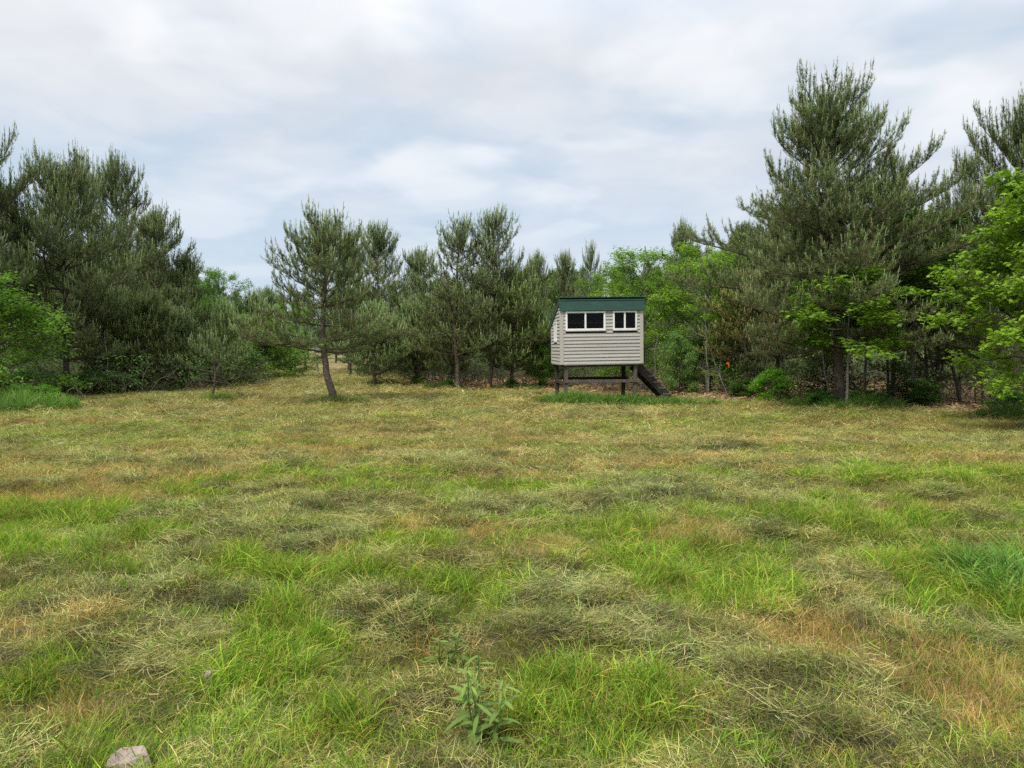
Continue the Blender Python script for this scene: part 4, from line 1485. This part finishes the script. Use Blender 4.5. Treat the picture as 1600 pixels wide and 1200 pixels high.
# ------------------------------------------------------------------ rocks
def rock(name, loc, sx, sy, sz, seed, label):
    R = random.Random(seed)
    bm = bmesh.new()
    bmesh.ops.create_icosphere(bm, subdivisions=4, radius=1)
    planes = [(Vector((R.gauss(0, 1), R.gauss(0, 1), R.gauss(0, .8))).normalized(), R.uniform(.55, .85)) for _ in range(11)] + [(Vector((-.25, -.35, 1)).normalized(), .55), (Vector((.35, -1, .25)).normalized(), .6)]
    for v_ in bm.verts:
        for n_, d_ in planes:
            k_ = v_.co.dot(n_)
            if k_ > d_:
                v_.co -= n_ * (k_ - d_)
        v_.co = Vector((v_.co.x * sx, v_.co.y * sy, v_.co.z * sz)) + Vector((R.gauss(0, 1), R.gauss(0, 1), R.gauss(0, 1))) * .0012
    return bm_obj(name, bm, M_ROCK, None, label=label, category='rock', loc=loc)


M_ROCK = surf('rock', (.30, .235, .20), .85, .25, .18, 14, .7, dark=(.20, .15, .12), dscale=9)
x, y = gnd(209, 1236)
rock('rock', (x, y, gz(x, y) + .075), .09, .075, .075, 3, 'angular pinkish grey rock at the bottom left corner of the field')
x, y = gnd(327, 1082)
rock('rock', (x, y, gz(x, y) + .05), .028, .025, .045, 5, 'small upright pale stone among grass above the big rock')

# ------------------------------------------------------------------ grass
def blades(seed, n, radius, h0, h1, w0, w1, lean, curl, pal, segs=2, flat=False, zr=0.0, dirsd=None):
    r = np.random.default_rng(seed)
    mb_ = MB()
    a = r.random(n) * 6.283
    rd = radius * np.sqrt(r.random(n))
    base = np.stack([np.cos(a) * rd, np.sin(a) * rd, r.random(n) * zr - .01], 1)
    az = r.random(n) * 6.283 if dirsd is None else r.normal(0, dirsd, n) + np.where(r.random(n) < .5, 0, math.pi)
    L = r.uniform(h0, h1, n)
    W = r.uniform(w0, w1, n)
    el0 = np.radians(90 - np.abs(r.normal(0, lean, n))) if not flat else np.radians(r.normal(6, 12, n))
    cv = np.radians(r.uniform(.3, 1, n) * curl) if not flat else np.radians(r.normal(0, curl, n))
    ca = r.normal(0, .25, n)
    pts = [base]
    side = np.stack([-np.sin(az + 0), np.cos(az + 0), 0 * az], 1)
    tw = r.uniform(-1.2, 1.2, n)
    for i in range(segs):
        f = (i + .5) / segs
        el = el0 - cv * f * 1.6
        azz = az + ca * f
        D = np.stack([np.cos(azz) * np.cos(el), np.sin(azz) * np.cos(el), np.sin(el)], 1)
        pts.append(pts[-1] + D * (L / segs)[:, None])
    up = np.array([[0, 0, 1.0]])
    sd_ = side * np.cos(tw)[:, None] + np.cross(side, D) * np.sin(tw)[:, None]
    V = []
    for i in range(segs):
        w_ = W * (1 - .25 * i / segs) / 2
        V += [pts[i] - sd_ * w_[:, None], pts[i] + sd_ * w_[:, None]]
    V.append(pts[-1])
    nv = len(V)
    F = []
    for i in range(segs - 1):
        b_ = 2 * i
        F += [(b_, b_ + 1, b_ + 3), (b_, b_ + 3, b_ + 2)]
    F.append((2 * segs - 2, 2 * segs - 1, 2 * segs))
    F = np.array(F)[None] + (np.arange(n) * nv)[:, None, None]
    pal = np.array(pal)
    col = pal[r.integers(0, len(pal), n)] * r.uniform(.75, 1.25, (n, 1))
    mb_.add(np.stack(V, 1).reshape(-1, 3), F.reshape(-1, 3), np.repeat(col, nv, 0))
    return mb_


PG = [(.23, .36, .04), (.18, .31, .035), (.30, .42, .055), (.15, .27, .04), (.33, .38, .08)]
PGX = [(.155, .285, .028), (.12, .24, .026), (.20, .32, .034), (.09, .18, .026), (.25, .30, .05), (.33, .30, .09)]
POL = [(.20, .26, .04), (.15, .22, .035), (.26, .28, .06), (.11, .16, .03), (.36, .30, .13), (.20, .16, .07)]
PST = [(.50, .36, .16), (.42, .29, .12), (.56, .43, .21), (.32, .22, .09), (.36, .36, .11)]
PHY = [(.21, .25, .085), (.15, .185, .06), (.28, .31, .12), (.40, .40, .19), (.33, .34, .15), (.075, .09, .03), (.26, .215, .10), (.15, .235, .055)]
PSH = [(.40, .31, .15), (.30, .23, .10), (.45, .37, .19), (.22, .25, .08), (.16, .19, .06)]
SRC = {}
SRC['green'] = [blades(s, 46, .10, .04, .115, .002, .0040, 24, 60, PGX, 3).mesh('g', M_GRASS) for s in (1, 2, 3)]
SRC['olive'] = [blades(s, 40, .10, .025, .085, .0018, .0034, 32, 60, POL, 2).mesh('o', M_GRASS) for s in (4, 5, 6)]
SRC['straw'] = [blades(s, 40, .10, .04, .13, .0015, .0028, 22, 40, PST, 2).mesh('s', M_GRASS) for s in (7, 8)]
SRC['tall'] = [blades(s, 30, .08, .12, .25, .0025, .005, 18, 60, PGX, 3).mesh('t', M_GRASS) for s in (9, 10)]
SRC['hay'] = [blades(s, 70, .12, .04, .13, .0015, .0030, 0, 40, PHY, 3, True, .03, .7).mesh('h', M_HAY) for s in (11, 12, 13, 14)]
SRC['thatch'] = [blades(s, 36, .13, .03, .10, .0015, .003, 0, 30, PSH, 2, True, .02, 1.4).mesh('d', M_HAY) for s in (15, 16)]


def frustum(n, d0, d1, r, wide=.80, margin=1.2):
    """random ground points between two distances, wide enough for a step to either side"""
    y = np.sqrt(r.random(n) * (d1 * d1 - d0 * d0) + d0 * d0)
    x = (r.random(n) * 2 - 1) * (wide * y + margin)
    return x, y


r = np.random.default_rng(77)
recs = {k_: [] for k_ in SRC}
zones = [(1.9, 4.5, 7500, 1.0), (4.5, 8, 15000, 1.15), (8, 14, 22000, 1.6), (14, 24, 24000, 2.4), (24, 46, 16000, 4.0)]
for (d0, d1, n, k0) in zones:
    for typ, mult in (('green', 1.0), ('olive', 1.1), ('straw', .8), ('tall', .5), ('hay', 1.0), ('thatch', .8)):
        nn_ = int(n * mult * (1.35 if typ == 'hay' else 1))
        x, y = frustum(nn_, d0, d1, r)
        g, h, s = maps(x, y)
        edge = clear_edge(x)
        gap = (x / y * FPX + 800 > 380) & (x / y * FPX + 800 < 640)
        lim = np.where(gap, 46, edge + .8)
        jit = fbm(x * 3, y * 3, 55, 2)
        if typ == 'green':
            pr = g * (1 - .6 * h) + .16
        elif typ == 'olive':
            pr = .95 * (1 - .6 * h) * (1 - .4 * g) * (1 - .5 * s) * (1 - .35 * sstep(y, 7, 11))
        elif typ == 'straw':
            pr = s * .95 * (1 - .6 * h) * (1 - .3 * g) + .03 + .10 * (y > 8)
        elif typ == 'tall':
            pr = sstep(g, .6, .95) * sstep(jit, .40, .55) * (y < 9)
        elif typ == 'hay':
            pr = h * .9 + .12 + .10 * (y > 8)
        else:
            pr = .25 + .45 * s + .30 * (y > 8)
        ok = (r.random(nn_) < pr) & (y < lim)
        x, y, g, h, s, jit = x[ok], y[ok], g[ok], h[ok], s[ok], jit[ok]
        n_ = len(x)
        z = height(x, y)
        big = fbm(x * .8, y * .8, 99, 3)
        hs = (.75 + .6 * big) * (.8 + .4 * r.random(n_))
        if typ in ('green', 'tall', 'olive', 'straw'):
            hs = hs * (1 - .5 * sstep(y, 5, 13))
        k_xy = np.full(n_, k0) * r.uniform(.6, 1.3, n_)
        k_z = hs * (1 if typ not in ('hay', 'thatch') else .6) * (1 + .12 * (k0 - 1))
        rx = r.normal(0, .24 if typ in ('hay', 'thatch') else .12, n_)
        ry = r.normal(0, .20 if typ in ('hay', 'thatch') else .12, n_)
        if typ in ('hay', 'thatch'):
            flow = (fbm(x * .7, y * .7, 33, 2) - .5) * 5
            rz = flow + r.normal(0, .5, n_)
            z = z + r.random(n_) ** 2 * .06 * h * sstep(fbm(x * 9, y * 14, 401, 3), .45, .62)
        else:
            rz = r.random(n_) * 6.28
        tone = .66 + .8 * fbm(x * 2.1, y * 2.6, 71, 4)
        mat = fbm(x * 7 + .8 * y, y * 20, 311, 3)
        if typ in ('hay', 'thatch'):
            tone = (.55 + .45 * tone) * (.42 + .78 * sstep(mat, .40, .56))
        else:
            tone = (.3 + .7 * tone) * (.66 + .40 * sstep(mat, .38, .58)) * (1 + .18 * (1 if typ in ('green', 'tall') else 0))
        tn = np.stack([tone * 1.2 * (1 + .25 * (jit - .5)), tone * 1.09, tone * .98 * (1 - .1 * (jit - .5))], 1)
        recs[typ].append((np.stack([x, y, z], 1), np.stack([rx, ry, rz], 1), np.stack([k_xy, k_xy, k_z], 1), tn))
NM = {'green': ('green_grass', 'fresh green grass left standing in the mown field'), 'olive': ('short_grass', 'short olive mown grass of the field'),
      'straw': ('straw_stubble', 'dry straw-coloured stubble of the field'), 'tall': ('tall_grass', 'tall bright grass the mower missed'),
      'hay': ('cut_hay', 'grey-green cut grass lying in tangled swaths'), 'thatch': ('dead_thatch', 'short dead brown grass lying on the soil')}
for typ in SRC:
    A_ = [np.concatenate([q_[i] for q_ in recs[typ]]) for i in range(4)]
    print('scatter', typ, len(A_[0]))
    scatter_group(NM[typ][0], SRC[typ], A_[0], A_[1], A_[2], r.integers(0, len(SRC[typ]), len(A_[0])), A_[3], NM[typ][1])

# long grass round the hut stilts and trunk feet
PLG = [(.13, .26, .04), (.10, .21, .035), (.18, .32, .055), (.08, .17, .03), (.24, .30, .08)]
def patch(name, seeds, cx, cy, rx, ry, n, hs, label, pal=PLG, tone=.75):
    r = np.random.default_rng(seeds)
    mb_ = MB()
    src = [blades(seeds + q_, 36, .10, .16, .42, .006, .011, 18, 60, pal, 3) for q_ in range(3)]
    for i in range(n):
        a_, q_ = r.random() * 6.283, math.sqrt(r.random())
        x, y = cx + rx * q_ * math.cos(a_), cy + ry * q_ * math.sin(a_)
        s_ = src[i % 3]
        k_ = hs * r.uniform(.6, 1.15) * (1.15 - .5 * q_)
        an = r.random() * 6.28
        V = s_.v[0].copy()
        V = np.stack([V[:, 0] * math.cos(an) - V[:, 1] * math.sin(an), V[:, 0] * math.sin(an) + V[:, 1] * math.cos(an), V[:, 2] * k_], 1)
        V += np.array([x - cx, y - cy, gz(x, y) - gz(cx, cy)])
        mb_.add(V, s_.f[0], s_.c[0] * tone * r.uniform(.75, 1.25))
    return put(name, mb_.mesh(name, M_WEED), None, (cx, cy, gz(cx, cy)), kind='stuff', label=label)


for i, (px, d, rx, ry, n, hs, lb, tn) in enumerate([
        (905, 19.9, 1.15, .5, 150, 1.6, 'long dark green grass under the left half of the hut', .95), (985, 19.8, 1.3, .4, 120, 1.35, 'long green grass under the right half of the hut', 1.0),
        (1065, 19.6, 1.1, .28, 60, 1.0, 'green grass trailing right from the foot of the stairs', 1.0), (518, 20.0, .8, .3, 50, .8, 'grass round the lone pine foot', .95),
        (552, 19.9, .4, .2, 24, .8, 'bright tuft right of the lone pine foot', .9), (340, 20.7, .5, .3, 45, 1.0, 'grass tuft round the leaning sapling', .85),
        (600, 30.5, 1.0, .5, 50, 1.0, 'dark grass below the silvery young pine', .6), (560, 31.5, .9, .4, 36, .8, 'green grass left of the silvery young pine', .75),
        (700, 27.6, 1.0, .4, 45, 1.3, 'tall grass below the paired bare trunks', .6), (1283, 18.8, .9, .5, 110, 1.35, 'grass fringe before weeds left of the tallest pine', .85),
        (1350, 17.7, 1.0, .5, 120, 1.4, 'grass fringe before weeds right of the tallest pine', .95), (1590, 15.2, .8, .5, 90, 1.4, 'grass fringe at the right edge under the maple', .7),
        (25, 17.6, 1.5, .8, 200, 2.0, 'rank light grass before the lush weeds on the left', 1.1), (1600, 4.5, .30, .5, 60, 1.2, 'tall dark green grass stand at the right edge', 1.1),
        (800, 27.2, 1.3, .4, 50, .9, 'grass by wood chips left of the hut', .7), (230, 26.0, 1.6, .5, 50, .9, 'grass fringe under the young left pines', .6)]):
    x = place(px, d)
    patch('long_grass', 500 + i * 7, x, d, rx, ry, n, hs, lb, tone=tn)


# leafy weeds in the foreground
def weed(px, py, hh, n, seed, label, tint=1.0):
    x, y = gnd(px, py)
    r = np.random.default_rng(seed)
    R = random.Random(seed)
    e = put('leafy_weed', None, None, (x, y, gz(x, y)), 0, label=label, category='weed', group='leafy weeds in the foreground')
    lance = (np.array([(0, 0, 0), (.07, .25, .02), (.095, .5, .01), (.06, .8, -.07), (0, 1.0, -.16), (-.06, .8, -.07), (-.095, .5, .01), (-.07, .25, .02), (0, .45, -.02)]),
             np.array([(8, i, (i + 1) % 8) for i in range(8)]))
    sm = MB()
    for s_ in range(n):
        a0 = R.random() * 6.28
        bx = np.array([R.gauss(0, .04), R.gauss(0, .04), -.02])
        le = rad(R.uniform(62, 88))
        H_ = hh * R.uniform(.65, 1.05)
        sm.tube([bx, bx + rot_dir(a0, le) * H_ * .5, bx + rot_dir(a0, le + .1) * H_], [.004, .0035, .002], 5, (.16, .26, .07))
        lf = MB()
        m_ = 16
        P_, D_ = [], []
        for k_ in range(m_):
            f = .15 + .85 * k_ / m_
            P_.append(bx + rot_dir(a0, le + .1 * f) * H_ * f)
            D_.append(rot_dir(k_ * 2.4 + R.gauss(0, .3), rad(5 + 60 * f)))
        col = np.array([.14, .21, .045]) * tint * (1 + .5 * np.linspace(0, 1, m_)[:, None]) * r.uniform(.8, 1.2, (m_, 1))
        leaves(lf, np.array(P_), np.array(D_), hh * .42 * (1.1 - .6 * np.linspace(0, 1, m_)) * r.uniform(.8, 1.1, m_), col, lance, .25, r)
        for q_ in range(m_):
            one = MB()
            one.add(lf.v[0][q_ * 9:(q_ + 1) * 9], lance[1], lf.c[0][q_ * 9:(q_ + 1) * 9])
            put('leaf', one.mesh('leaf', M_WEED), e)
    put('stem', sm.mesh('stem', M_WEED), e)


weed(752, 1165, .34, 4, 1, 'tall leafy weed with drooping lance leaves near the bottom middle')
weed(690, 1040, .26, 4, 2, 'smaller bluish leafy weed up and left of the tall one', .9)
weed(655, 985, .18, 4, 3, 'pale green leafy clump farthest of the foreground weeds', 1.1)
weed(620, 1000, .15, 3, 4, 'small weed left of the bluish one', 1.0)
